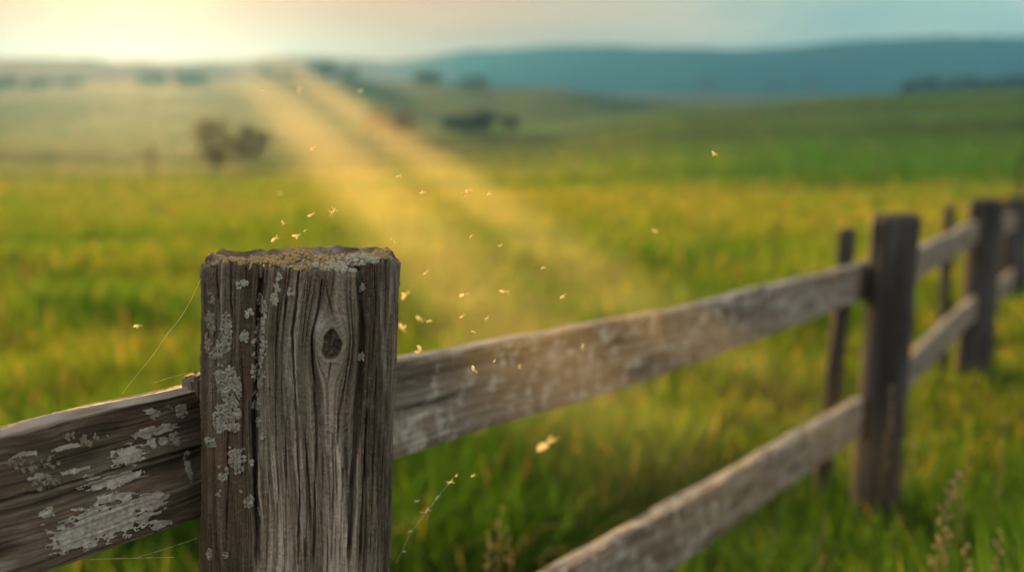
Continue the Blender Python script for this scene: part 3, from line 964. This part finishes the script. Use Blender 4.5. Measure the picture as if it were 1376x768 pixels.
M_POST2R = M_RAIL2
a = P(1196, 352, 4.25); b = P(1322, 294, 7.25)
far_rail('top_rail', a, b, .14, 500, 'top rail between the second and third posts')
a = P(1180, 522, 4.25); b = P(1318, 392, 7.25)
far_rail('bottom_rail', a, b, .14, 510, 'bottom rail between the second and third posts')
a = P(1322, 296, 7.2); b = P(1369, 287, 10.35)
far_rail('top_rail', a, b, .14, 520)
a = P(1318, 396, 7.2); b = P(1366, 362, 10.35)
far_rail('bottom_rail', a, b, .14, 530)
far_rail('top_rail', P4T + np.array([0, .1, -.15]), P5T + np.array([0, .1, -.15]), .14, 540)
far_rail('bottom_rail', P4T + np.array([0, .1, -.62]), P5T + np.array([0, .1, -.62]), .14, 550)


# small wooden peg on the left rail beside the near post
def peg():
    c = P(262, 520, 1.255)
    bm = bmesh.new()
    bmesh.ops.create_cube(bm, size=1)
    bmesh.ops.scale(bm, vec=(.024, .022, .030), verts=bm.verts)
    bmesh.ops.bevel(bm, geom=bm.edges[:], offset=.004, segments=3, affect='EDGES')
    bmesh.ops.subdivide_edges(bm, edges=bm.edges[:], cuts=2, use_grid_fill=True)
    rg = random.Random(4)
    for q in bm.verts:
        q.co += Vector((rg.uniform(-1, 1), rg.uniform(-1, 1), rg.uniform(-1, 1))) * .0006
        if q.co.z > .008: q.co.z += .12 * q.co.x
    bmesh.ops.rotate(bm, verts=bm.verts, cent=(0, 0, 0), matrix=Matrix.Rotation(1.05, 3, 'Z'))
    me = bpy.data.meshes.new('peg'); bm.to_mesh(me); bm.free()
    me.attributes.new('wood', 'FLOAT_COLOR', 'POINT').data.foreach_set('color', np.tile([.5, .6, .1, .1], len(me.vertices)).astype(np.float32))
    co = np.zeros(len(me.vertices) * 3, np.float32); me.vertices.foreach_get('co', co)
    me.attributes.new('grain', 'FLOAT_VECTOR', 'POINT').data.foreach_set('vector', co * np.float32(300))
    o = link('peg', me, M_POST, FENCE)
    o.location = Vector(c) - FENCE.location
    o['label'] = 'small square peg on the left rail against the near post'


peg()

# ------------------------------------------------------------------ trees


def tree(u, ybase, ytop, wpx, d, seed, label, group, leafcol, name='tree', nleaf=1500, conical=False):
    x = (u - 688) / F * d; y = d
    zb = float(H(x, y)); zt_ = zy(ytop, d)
    hgt = max(1.5, zt_ - zb); wid = wpx / F * d
    root = empty(name, (x, y, zb)); tag(root, label, 'tree', group)
    rg = np.random.default_rng(seed)
    # trunk with limbs
    parts = []
    tr = max(.05, hgt * .022)
    n = 8; t = np.linspace(0, 1, n)
    path = np.stack([.03 * hgt * vn(t * 2.2, t * 0, seed), .03 * hgt * vn(t * 2.2, t * 0 + 5, seed), t * hgt * .82], -1)
    parts.append(tube_np(path, tr * (1.25 - t * 1.1), 7))
    for k in range(7):
        q = rg.uniform(.22, .7); a = rg.uniform(0, 6.28)
        s = path[int(q * (n - 1))]; L = wid * .42 * (1.1 - q * .7)
        e = np.linspace(0, 1, 5)[:, None]
        p = s + e * np.array([math.cos(a) * L, math.sin(a) * L, L * .55]) + np.array([0, 0, .15 * L]) * e ** 2
        parts.append(tube_np(p, tr * .45 * (1.05 - e[:, 0]), 5))
    v, fs = merge(parts)
    link('trunk', mesh_np('trunk', v, np.concatenate(fs)), M_BARK, root)
    # crown: leaf faces in clumps
    nc = 26
    if conical:
        cz = rg.uniform(.08, .98, nc); rad = (1.02 - cz) * wid * .5
        ca = rg.uniform(0, 6.28, nc); rr = rad * np.sqrt(rg.uniform(.1, 1, nc)) * .8
        cr = wid * .16 * (1.25 - cz)
    else:
        cz = rg.uniform(.2, .93, nc); rad = wid * .5 * np.sqrt(np.clip(1 - ((cz - .52) / .5) ** 2, .05, 1))
        ca = rg.uniform(0, 6.28, nc); rr = rad * np.sqrt(rg.uniform(.05, 1, nc)) * .85
        cr = wid * rg.uniform(.10, .2, nc)
    cc = np.stack([rr * np.cos(ca), rr * np.sin(ca), cz * hgt], -1)
    ci = rg.integers(0, nc, nleaf)
    dv = rg.normal(0, 1, (nleaf, 3)); dv /= np.linalg.norm(dv, axis=1)[:, None]
    p = cc[ci] + dv * (cr[ci] * rg.uniform(.3, 1.05, nleaf))[:, None] * np.array([1, 1, .8])
    p[:, 2] = np.clip(p[:, 2], hgt * .06, hgt * 1.02)
    ls = wid * .035 * rg.uniform(.6, 1.4, nleaf)
    a = rg.normal(0, 1, (nleaf, 3)); a /= np.linalg.norm(a, axis=1)[:, None]
    b = np.cross(a, rg.normal(0, 1, (nleaf, 3))); b /= np.linalg.norm(b, axis=1)[:, None]
    q = np.stack([p - a * ls[:, None], p + b * ls[:, None] * .6, p + a * ls[:, None], p - b * ls[:, None] * .6], 1).reshape(-1, 3)
    f = np.arange(nleaf * 4).reshape(-1, 4)
    col = np.repeat(np.array(leafcol) * rg.uniform(.6, 1.4, (nleaf, 1)) * rg.uniform(.75, 1.25, nc)[ci][:, None], 4, 0)
    link('crown', mesh_np('crown', q, f, False, {'tint': col}), M_LEAF, root)
    return root


G1 = (.12, .10, .038); G2 = (.125, .105, .04); GD = (.028, .045, .020)
tree(290, 228, 152, 62, 104, 601, 'broad round tree, largest on the left of the valley floor', 'trees on the valley floor', G1)
tree(205, 236, 186, 24, 98, 603, 'narrow upright bush left of the broad round tree', 'trees on the valley floor', G1, 'shrub', 900, True)
tree(343, 216, 168, 52, 118, 605, 'low spreading tree right of the broad round tree', 'trees on the valley floor', G1)
tree(322, 222, 176, 34, 112, 607, 'small tree squeezed between the broad tree and the low spreading one', 'trees on the valley floor', G2)
tree(508, 186, 146, 44, 205, 609, 'left tree of the dark clump at the foot of the green hill', 'trees at the foot of the hill', G1)
tree(540, 188, 152, 52, 200, 611, 'right tree of the dark clump at the foot of the green hill', 'trees at the foot of the hill', G1)
tree(615, 180, 156, 48, 222, 613, 'small flat tree beside the dark spreading hedge tree', 'trees at the foot of the hill', GD)
tree(648, 180, 149, 56, 225, 615, 'dark spreading tree right of the small flat tree in mid valley', 'trees at the foot of the hill', GD)
tree(684, 180, 156, 34, 228, 617, 'rightmost small tree in the mid valley row', 'trees at the foot of the hill', GD)
for k, (u, yt, w, lab) in enumerate([
    (20, 104, 50, 'leftmost hazy tree on the left ridge'), (62, 107, 44, 'rounded hazy tree on the left ridge, second from its left end'),
    (104, 107, 40, 'hazy tree on the left ridge, third from its left end'), (215, 100, 46, 'lone hazy tree on the ridge under the sun'),
    (262, 99, 50, 'hazy tree on the ridge just right of the sun'), (362, 92, 36, 'ridge tree where the big sunbeam starts'),
    (398, 93, 40, 'middle tree of the dark ridge clump'), (438, 86, 54, 'tallest tree of the dark ridge clump'),
    (472, 93, 36, 'right end tree of the dark ridge clump'), (575, 99, 50, 'flat topped ridge tree above the mid valley'), (640, 104, 44, 'low ridge tree under the blue hills')]):
    tree(u, 110, yt, w, 500, 640 + k, lab, 'trees along the left ridge', GD if k > 4 else G1, nleaf=900)
for k, (u, yt, w, lab) in enumerate([
    (1216, 107, 34, 'first tree at the left end of the dark wood'), (1240, 104, 36, 'second tree in the dark wood, rounded'), (1266, 105, 36, 'third tree in the dark wood'),
    (1292, 103, 38, 'fourth tree in the dark wood, slightly taller'), (1316, 105, 36, 'fifth tree in the dark wood above the third fence post'), (1342, 103, 38, 'sixth tree in the dark wood'),
    (1368, 104, 38, 'seventh tree in the dark wood at the picture edge'), (1394, 103, 38, None), (1420, 104, 38, None)]):
    tree(u, 130, yt, w, 305, 670 + k, lab or 'tree of the dark wood beyond the right edge', 'trees of the dark wood on the right', (.014, .028, .018), nleaf=1000)
for k, (u, yt, w, lab) in enumerate([(1037, 103, 22, 'left of two tiny far trees under the blue hills'), (1083, 103, 22, 'right of two tiny far trees under the blue hills'), (945, 104, 30, 'faint far tree on the hazy middle ridge')]):
    tree(u, 120, yt, w, 900, 690 + k, lab, 'tiny far trees', GD, nleaf=600)
# young tree at the right edge behind the fence
tree(1372, 262, 180, 22, 24, 699, 'slim young tree at the right edge behind the far posts', None, (.05, .05, .025), nleaf=1200)

# ------------------------------------------------------------------ grass stalks with seed heads


def stalk(px, py, d, px0, nsp, seed, label, bend=.1, size=1.0):
    """tip at (px, py, d); foot on the ground"""
    tip = P(px, py, d); foot = P(px0, py, d).copy(); foot[1] = tip[1]; foot[2] = float(H(foot[0], foot[1])) - .02
    rg = np.random.default_rng(seed)
    root = empty('grass_stalk', foot); tag(root, label, 'grass stalk', 'seeding grass stalks by the fence')
    t = np.linspace(0, 1, 16)[:, None]
    path = (tip - foot) * t + np.array([bend, .02, 0]) * (t * (1 - t)) * -1.2
    v, f = tube_np(path, (.0016 - .0010 * t[:, 0]) * size, 5)
    link('stem', mesh_np('stem', v, f), M_STRAW, root)
    parts = []
    L = np.linalg.norm(tip - foot)
    for k in range(nsp):
        q = 1 - k / nsp * min(.34, .13 / L * 1.9)
        base = np.array([np.interp(q, t[:, 0], path[:, i]) for i in range(3)])
        a = rg.uniform(0, 6.28); up = rg.uniform(.5, 1.2)
        br = (.004 + .014 * (k / nsp) * (.4 + .6 * (math.sin(k * 1.1) > 0))) * size
        dirv = np.array([math.cos(a), math.sin(a), up]); dirv /= np.linalg.norm(dirv)
        c = base + dirv * br
        parts.append(tube_np(np.stack([base, base + dirv * br * .5, c]), .0004 * size, 4))
        ln = rg.uniform(.003, .0055) * size; e = np.linspace(-1, 1, 6)
        p = c + e[:, None] * ln * (dirv + rg.normal(0, .3, 3))
        parts.append(tube_np(p, ln * .38 * np.sqrt(np.clip(1 - e ** 2, .02, 1)), 6))
    v, fs = merge(parts)
    link('seed_head', mesh_np('seed_head', v, np.concatenate(fs)), M_SEED, root)


stalk(1281, 642, 1.95, 1242, 34, 701, 'tall sharp seed head with side tufts in the dark grass right of the second post', .05, 2.2)
stalk(1299, 737, 2.0, 1225, 16, 702, 'drooping pale seed head low under the tall sharp one', -.1, 1.9)
stalk(1347, 718, 2.05, 1322, 18, 703, 'slanting brownish seed head near the bottom right corner', .04, 1.8)
stalk(1301, 604, 2.7, 1296, 24, 704, 'soft reddish seed head standing behind the tall sharp one', .03, 1.2)
stalk(1352, 560, 3.0, 1340, 22, 705, 'blurred seed head at the right edge above the bottom grass', .03, 1.2)
stalk(672, 684, 2.3, 664, 26, 706, 'upper seed head of the three below the long top rail', .03, 1.3)
stalk(657, 716, 2.15, 655, 24, 707, 'lower left seed head of the three below the long top rail', .02, 1.3)
stalk(684, 712, 2.2, 690, 24, 708, 'lower right seed head of the three below the long top rail', -.02, 1.3)
stalk(1108, 700, 2.9, 1098, 20, 709, 'pale seed head at the foot of the leaning stake', .03, 1.5)
stalk(1236, 548, 3.1, 1206, 26, 710, 'pale leaning stalk just right of the second post', .06, 1.4)
stalk(1200, 520, 3.0, 1178, 14, 711, 'short tan seed head in front of the second post', .02, 1.1)
stalk(1010, 560, 5.2, 1004, 20, 712, 'hazy seed head above the bottom rail left of the stake', .03, 1.3)
stalk(1040, 716, 2.6, 1030, 12, 713, 'bright round seed tuft low under the bottom rail', .03, 1.3)

# ------------------------------------------------------------------ drifting seeds and silk


def seed_mesh(kind, seed):
    """unit-length (about 1) drifting seed along X: a grain with a crooked tuft of silky hairs"""
    rg = np.random.default_rng(seed); parts = []
    e = np.linspace(-1, 1, 9)
    c = np.stack([e * .32, .06 * np.sin(e * 2 + seed), .05 * np.cos(e * 3 + seed)], -1)
    parts.append(tube_np(c, .15 * np.sqrt(np.clip(1 - e ** 2, .02, 1)) * rg.uniform(.8, 1.2), 7))
    m = {0: 12, 1: 16, 2: 8}[kind]
    for k in range(m):
        a = rg.uniform(0, 6.28); sp = {0: .5, 1: 1.1, 2: .25}[kind]
        s = np.array([.22 * rg.choice([-1, 1]) if kind == 1 else .2, 0, 0])
        dirv = np.array([1.0 if kind != 1 else np.sign(s[0]) * rg.uniform(.1, 1), sp * math.cos(a), sp * math.sin(a)])
        L = rg.uniform(.3, .6); t = np.linspace(0, 1, 5)[:, None]
        p = s + dirv * L * t + np.array([0, 0, .12]) * t ** 2 * rg.uniform(-1, 1)
        parts.append(tube_np(p, .035 * (1.1 - t[:, 0]), 4))
    if kind == 2:   # a second grain hooked on, giving a bent shape
        c2 = np.stack([.25 + e * .14, e * .26 - .2, .1 * e], -1)
        parts.append(tube_np(c2, .10 * np.sqrt(np.clip(1 - e ** 2, .02, 1)), 6))
    v, fs = merge(parts)
    me = mesh_np('drifting_seed', v, np.concatenate(fs)); me.materials.append(M_FLUFF)
    return me


SEEDM = [seed_mesh(k % 3, 40 + k) for k in range(6)]
SEEDS = [  # px, py, length px, angle deg (screen, counter-clockwise), depth, kind, label
    (353, 122, 4, 10, 1.25, 0, 'faint seed speck at the top of the big sunbeam'),
    (402, 120, 8, 70, 1.75, 1, 'soft round seed against the dark ridge trees'),
    (484, 122, 6, 20, 1.6, 1, 'bright round seed at the ridge, right of the soft round one'),
    (418, 201, 8, 30, 1.2, 2, 'lone seed floating in the upper part of the big sunbeam'),
    (534, 237, 8, 8, 1.18, 0, 'flat bright seed between the two sunbeams, upper one'),
    (566, 259, 8, 5, 1.2, 2, 'flat seed between the two sunbeams, just below the upper one'),
    (626, 257, 10, 50, 1.2, 1, 'plump slanted seed at the top of the narrow sunbeam'),
    (656, 261, 7, 60, 1.28, 2, 'small amber seed just right of the plump slanted one'),
    (376, 260, 5, 0, 1.8, 1, 'dim blurred seed high above the post top'),
    (447, 284, 11, 40, 1.15, 1, 'largest bright seed above the post top'),
    (416, 289, 11, 20, 1.15, 0, 'thin streak-like seed left of the largest one above the post'),
    (380, 299, 7, -50, 1.15, 1, 'seed trailing a hair, above the left half of the post'),
    (396, 316, 12, 8, 1.15, 2, 'winged flat seed just above the post top'),
    (409, 310, 5, 30, 1.15, 0, 'tiny seed touching the winged flat one'),
    (367, 322, 12, 30, 1.15, 0, 'slanted seed lowest above the post top'),
    (525, 321, 5, -30, 1.16, 0, 'left one of a tiny seed pair above the right post corner'),
    (530, 324, 5, -60, 1.16, 2, 'right one of a tiny seed pair above the right post corner'),
    (632, 318, 6, 50, 1.22, 0, 'pale seed in the dark gap between the sunbeams'),
    (672, 330, 6, 10, 1.25, 1, 'small round seed low in the gap between the sunbeams'),
    (571, 367, 9, 45, 1.2, 0, 'faint slanted seed in the big sunbeam right of the post'),
    (729, 360, 7, 5, 1.3, 2, 'flat seed at the edge of the narrow sunbeam'),
    (755, 399, 10, 45, 1.25, 2, 'crooked seed just above the rail near the narrow sunbeam'),
    (621, 397, 14, 22, 1.2, 0, 'long bright seed over the rail in the big sunbeam'),
    (675, 391, 13, 0, 1.22, 0, 'thin level seed right of the long bright one'),
    (543, 399, 14, 50, 1.42, 2, 'steep seed close to the upper right side of the post'),
    (562, 427, 12, -35, 1.5, 2, 'seed of two grains right of the post, mid height'),
    (576, 431, 8, 20, 1.28, 1, 'round seed beside the two grained one'),
    (620, 425, 9, 35, 1.22, 0, 'slanted seed under the long bright one'),
    (654, 428, 7, 25, 1.24, 1, 'amber seed above the rail, right of the slanted one'),
    (539, 438, 14, -60, 1.45, 2, 'hooked seed brushing the right side of the post'),
    (635, 445, 7, -20, 1.22, 2, 'seed just over the top edge of the rail'),
    (563, 468, 15, -70, 1.35, 2, 'curled seed crossing the rail top near the post'),
    (636, 494, 12, -55, 1.2, 2, 'bent seed in front of the dark part of the long rail'),
    (664, 485, 6, 60, 1.25, 0, 'small seed right of the bent one on the long rail'),
    (698, 492, 6, 80, 1.5, 1, 'dull seed against the sunlit brown part of the rail'),
    (783, 465, 8, 80, 1.28, 1, 'rightmost seed in front of the long rail'),
    (730, 600, 30, 43, .86, 0, 'big blurred seed bar below the long rail'),
    (605, 647, 10, 20, 1.05, 1, 'upper bright seed strung on the silk thread below the rail'),
    (613, 639, 5, 50, 1.05, 0, 'topmost tiny seed on the silk thread'),
    (635, 639, 7, 30, 1.02, 0, 'seed hanging free right of the silk thread'),
    (587, 668, 7, 60, 1.05, 1, 'second bright seed down the silk thread'),
    (573, 686, 11, 50, 1.05, 1, 'largest seed on the silk thread'),
    (560, 673, 7, 0, 1.05, 1, 'seed floating left of the silk thread'),
    (551, 713, 6, 20, 1.05, 1, 'lower round seed on the silk thread'),
    (543, 740, 5, 10, 1.05, 1, 'lowest tiny seed on the silk thread'),
    (183, 438, 12, 10, 1.15, 2, 'lone winged seed left of the post over the grass'),
    (959, 205, 9, -35, 1.3, 2, 'lone seed against the green hill on the right'),
    (880, 310, 9, -20, 1.55, 1, 'lone seed against the yellow meadow right of the sunbeams'),
]
for k, (px, py, ln, ang, d, kind, lab) in enumerate(SEEDS):
    o = link('drifting_seed', SEEDM[kind + 3 * (k % 2)])
    s = ln / F * d
    a = math.radians(ang)
    X = Vector(RT) * math.cos(a) + Vector(UP) * math.sin(a)
    Y = (Vector(FW)).cross(X).normalized(); Z = X.cross(Y)
    M = Matrix((X, Y, Z)).transposed().to_4x4()
    o.matrix_world = Matrix.Translation(Vector(P(px, py, d))) @ M @ Matrix.Rotation(k * 1.3, 4, 'X') @ Matrix.Scale(s, 4)
    tag(o, lab, 'seed', 'drifting seeds in the evening light')


def silk(pts, d, r, label, sag=0):
    p = np.array([P(x, y, dd) for (x, y), dd in zip(pts, d)])
    s = np.concatenate([[0], np.cumsum(np.linalg.norm(np.diff(p, axis=0), axis=1))]); t = np.linspace(0, s[-1], 40)
    q = np.stack([np.interp(t, s, p[:, i]) for i in range(3)], -1)
    k = np.hanning(9); k /= k.sum()
    qq = np.concatenate([np.repeat(q[:1], 4, 0), q, np.repeat(q[-1:], 4, 0)])
    q = np.stack([np.convolve(qq[:, i], k, 'valid') for i in range(3)], -1)
    q[:, 2] -= sag * np.sin(np.linspace(0, math.pi, 40))
    rr = r * (1 + .8 * np.clip(vn(np.arange(40) / 3.0, np.zeros(40), 77), 0, 1))
    v, f = tube_np(q, rr, 5)
    o = link('spider_thread', mesh_np('spider_thread', v, f), M_SILK)
    tag(o, label, 'spider thread', 'spider threads on the fence')


silk([(162, 531), (184, 503), (205, 478), (224, 449), (241, 429), (254, 408), (271, 372)], [1.14, 1.14, 1.14, 1.14, 1.14, 1.14, 1.14], .00012, 'long curved spider thread rising from the left rail to the post')
silk([(206, 514), (228, 507), (250, 501)], [1.2, 1.21, 1.22], .00013, 'short golden spider thread ending at the peg on the rail')
silk([(120, 751), (180, 749), (236, 748)], [1.1, 1.1, 1.1], .00013, 'level glinting spider thread under the left rail')
silk([(616, 634), (600, 652), (586, 670), (572, 688), (550, 718), (532, 757)], [1.05] * 6, .00010, 'faint spider thread stringing seeds right of the post')
silk([(185, 748), (225, 736), (266, 722)], [1.12, 1.12, 1.12], .00010, 'faint spider thread running to the lower left side of the post')

# ------------------------------------------------------------------ haze and sunbeams


def box_mesh(name, lo, hi):
    lo = np.array(lo, float); hi = np.array(hi, float)
    v = np.array([[(lo, hi)[i][0], (lo, hi)[j][1], (lo, hi)[k][2]] for i in (0, 1) for j in (0, 1) for k in (0, 1)])
    f = np.array([[0, 1, 3, 2], [4, 6, 7, 5], [0, 4, 5, 1], [2, 3, 7, 6], [0, 2, 6, 4], [1, 5, 7, 3]])
    return mesh_np(name, v, f, False)


# evening air: a blue molecular part that scatters evenly and a little golden dust that throws light forward
t = NT('haze_air')
pv = t.n('ShaderNodeVolumePrincipled')
pv.inputs['Color'].default_value = (.04, .35, .86, 1); pv.inputs['Density'].default_value = .00036; pv.inputs['Anisotropy'].default_value = .0
pm = t.n('ShaderNodeVolumePrincipled')
pm.inputs['Color'].default_value = (.95, .92, .85, 1); pm.inputs['Density'].default_value = .000036; pm.inputs['Anisotropy'].default_value = .78
av = t.n('ShaderNodeAddShader'); t.l(pv.outputs[0], av.inputs[0]); t.l(pm.outputs[0], av.inputs[1])
t.l(av.outputs[0], t.out.inputs['Volume'])
o = link('haze', box_mesh('haze', (-2300, -1300, -63), (2300, 2000, 104)), t.m)
tag(o, 'golden evening haze filling the valley air', 'haze', kind='stuff')


def sunbeam(slope, rho0, rho1, half, t0, t1, dens, label):
    """a shaft of dusty sunlit air parallel to the sun's rays"""
    S = SUN.normalized()
    Rw = Vector(RT); U0 = Vector(UP)
    # directions across the shaft, square to the sun
    phi = math.atan(slope)
    raw = Rw * math.cos(phi) - U0 * math.sin(phi)
    X = (raw - S * raw.dot(S)).normalized(); Y = S.cross(X).normalized()
    me = box_mesh('sunbeam', (-(rho1 - rho0) / 2, -half * 2, -(t1 - t0) / 2), ((rho1 - rho0) / 2, half * 2, (t1 - t0) / 2))
    t = NT('dusty_light'); tc = t.n('ShaderNodeTexCoord'); sp = t.n('ShaderNodeSeparateXYZ'); t.l(tc.outputs['Object'], sp.inputs[0])
    gx = t.math('DIVIDE', sp.outputs[0], (rho1 - rho0) / 2); gy = t.math('DIVIDE', sp.outputs[1], half * 2); gz = t.math('DIVIDE', sp.outputs[2], (t1 - t0) / 2)
    def bell(g, p):
        q = t.math('SUBTRACT', 1.0, t.math('MULTIPLY', g, g), clamp=True)
        return t.math('POWER', q, p)
    dn = t.math('MULTIPLY', t.math('MULTIPLY', bell(gx, .8), bell(gy, 2.0)), bell(gz, .42))
    along = t.math('ADD', sp.outputs[2], (t0 + t1) / 2)
    dn = t.math('DIVIDE', dn, t.math('ADD', .05, t.math('MULTIPLY', t.math('POWER', along, 1.7), .50)))
    dn = t.math('MULTIPLY', dn, dens)
    pv = t.n('ShaderNodeVolumePrincipled'); pv.inputs['Color'].default_value = (.98, .87, .58, 1); pv.inputs['Anisotropy'].default_value = .68
    t.l(dn, pv.inputs['Density']); t.l(pv.outputs[0], t.out.inputs['Volume'])
    t.m.cycles.volume_step_rate = .12
    o = link('sunbeam', me, t.m)
    c = Vector(CAM) + X * (rho0 + rho1) / 2 + S * (t0 + t1) / 2
    o.matrix_world = Matrix.Translation(c) @ Matrix((X, Y, S)).transposed().to_4x4()
    tag(o, label, 'sunbeam', 'shafts of dusty sunlight', 'stuff')


sunbeam(.96, .50, 1.10, .068, .95, 5.7, .145, 'broad golden shaft of dusty sunlight slanting down to the long rail')
sunbeam(.672, .58, 1.12, .034, .95, 5.7, .155, 'narrow golden shaft of dusty sunlight right of the broad one')

# ------------------------------------------------------------------ light, sky, camera
w = bpy.data.worlds.new('World'); SC.world = w; w.use_nodes = True
nt = w.node_tree; nt.nodes.clear()


class WT(NT):
    def __init__(s, tree):
        s.t = tree; s.out = s.n('ShaderNodeOutputWorld')


t = WT(nt)
sky = t.n('ShaderNodeTexSky'); sky.sky_type = 'NISHITA'; sky.sun_disc = False
sky.sun_elevation = SUN_EL; sky.sun_rotation = SUN_AZ
sky.altitude = 200; sky.air_density = 1.0; sky.dust_density = 1.2; sky.ozone_density = 2.0
tc = t.n('ShaderNodeTexCoord')
mp = t.n('ShaderNodeMapping'); mp.inputs['Scale'].default_value = (1.6, 1.6, 9.0); t.l(tc.outputs['Generated'], mp.inputs[0])
cl = t.noise(mp.outputs[0], 2.1, 6, .55, .4)
sx = t.n('ShaderNodeSeparateXYZ'); t.l(tc.outputs['Generated'], sx.inputs[0])
dp = t.n('ShaderNodeVectorMath', operation='DOT_PRODUCT'); t.l(tc.outputs['Generated'], dp.inputs[0]); dp.inputs[1].default_value = SUN
dpc = t.math('MAXIMUM', dp.outputs['Value'], 0.0)
near = t.math('POWER', dpc, 26.0); wide = t.math('POWER', dpc, 7.0); core = t.math('POWER', dpc, 480.0)
ahead = t.maprange(sx.outputs[1], -.35, .45)                     # 1 on the sun's side of the sky
# a veil of thin cloud low over the sunset, unseen bright cloud behind the camera added as fill for the fence
veil = t.ramp(cl, [(.38, (2.1, 4.3, 4.2)), (.50, (3.2, 5.0, 4.3)), (.62, (5.2, 5.8, 4.7))])
glow = t.ramp(cl, [(.36, (4.6, .35, .0)), (.66, (7.0, 1.2, .05))])
vcol = t.mix(near, t.mix(wide, veil, (3.8, 2.35, 1.1)), glow)
low = t.maprange(sx.outputs[2], .16, .55, 1.0, .0)
a = t.mix(t.math('MULTIPLY', low, .93), sky.outputs[0], vcol)
back = t.mix(t.maprange(cl, .40, .58), sky.outputs[0], (14.0, 11.7, 9.4))
skyc = t.mix(ahead, back, a)
ad = t.mix(1.0, skyc, t.mix(core, (0, 0, 0), (6.5, 2.5, .7)), 'ADD')
bg = t.n('ShaderNodeBackground'); t.l(ad, bg.inputs[0]); bg.inputs[1].default_value = .05
t.l(bg.outputs[0], t.out.inputs['Surface'])

ld = bpy.data.lights.new('sun', 'SUN'); ld.energy = 4.6; ld.angle = math.radians(.6); ld.color = (1.0, .58, .18)
lo = bpy.data.objects.new('sun', ld); COL.objects.link(lo)
lo.rotation_euler = SUN.to_track_quat('Z', 'Y').to_euler(); lo.location = (0, 0, 30)

cd = bpy.data.cameras.new('camera'); co_ = bpy.data.objects.new('camera', cd); COL.objects.link(co_)
cd.sensor_width = 36; cd.lens = F * 36 / 1376; cd.clip_start = .02; cd.clip_end = 6000
co_.location = CAM; co_.rotation_euler = (math.pi / 2 - TH, 0, 0)
cd.dof.use_dof = True; cd.dof.focus_distance = 1.16; cd.dof.aperture_fstop = 2.3; cd.dof.aperture_blades = 0
SC.camera = co_

SC.view_settings.view_transform = 'Standard'; SC.view_settings.look = 'None'; SC.view_settings.gamma = 1; SC.view_settings.use_curve_mapping = False
SC.view_settings.exposure = 1.6
cy = SC.cycles
cy.max_bounces = 6; cy.diffuse_bounces = 3; cy.glossy_bounces = 2; cy.transmission_bounces = 4; cy.volume_bounces = 1; cy.transparent_max_bounces = 8
cy.use_denoising = True
cy.use_adaptive_sampling = True; cy.adaptive_threshold = .02
cy.sample_clamp_indirect = 6
cy.caustics_reflective = False; cy.caustics_refractive = False
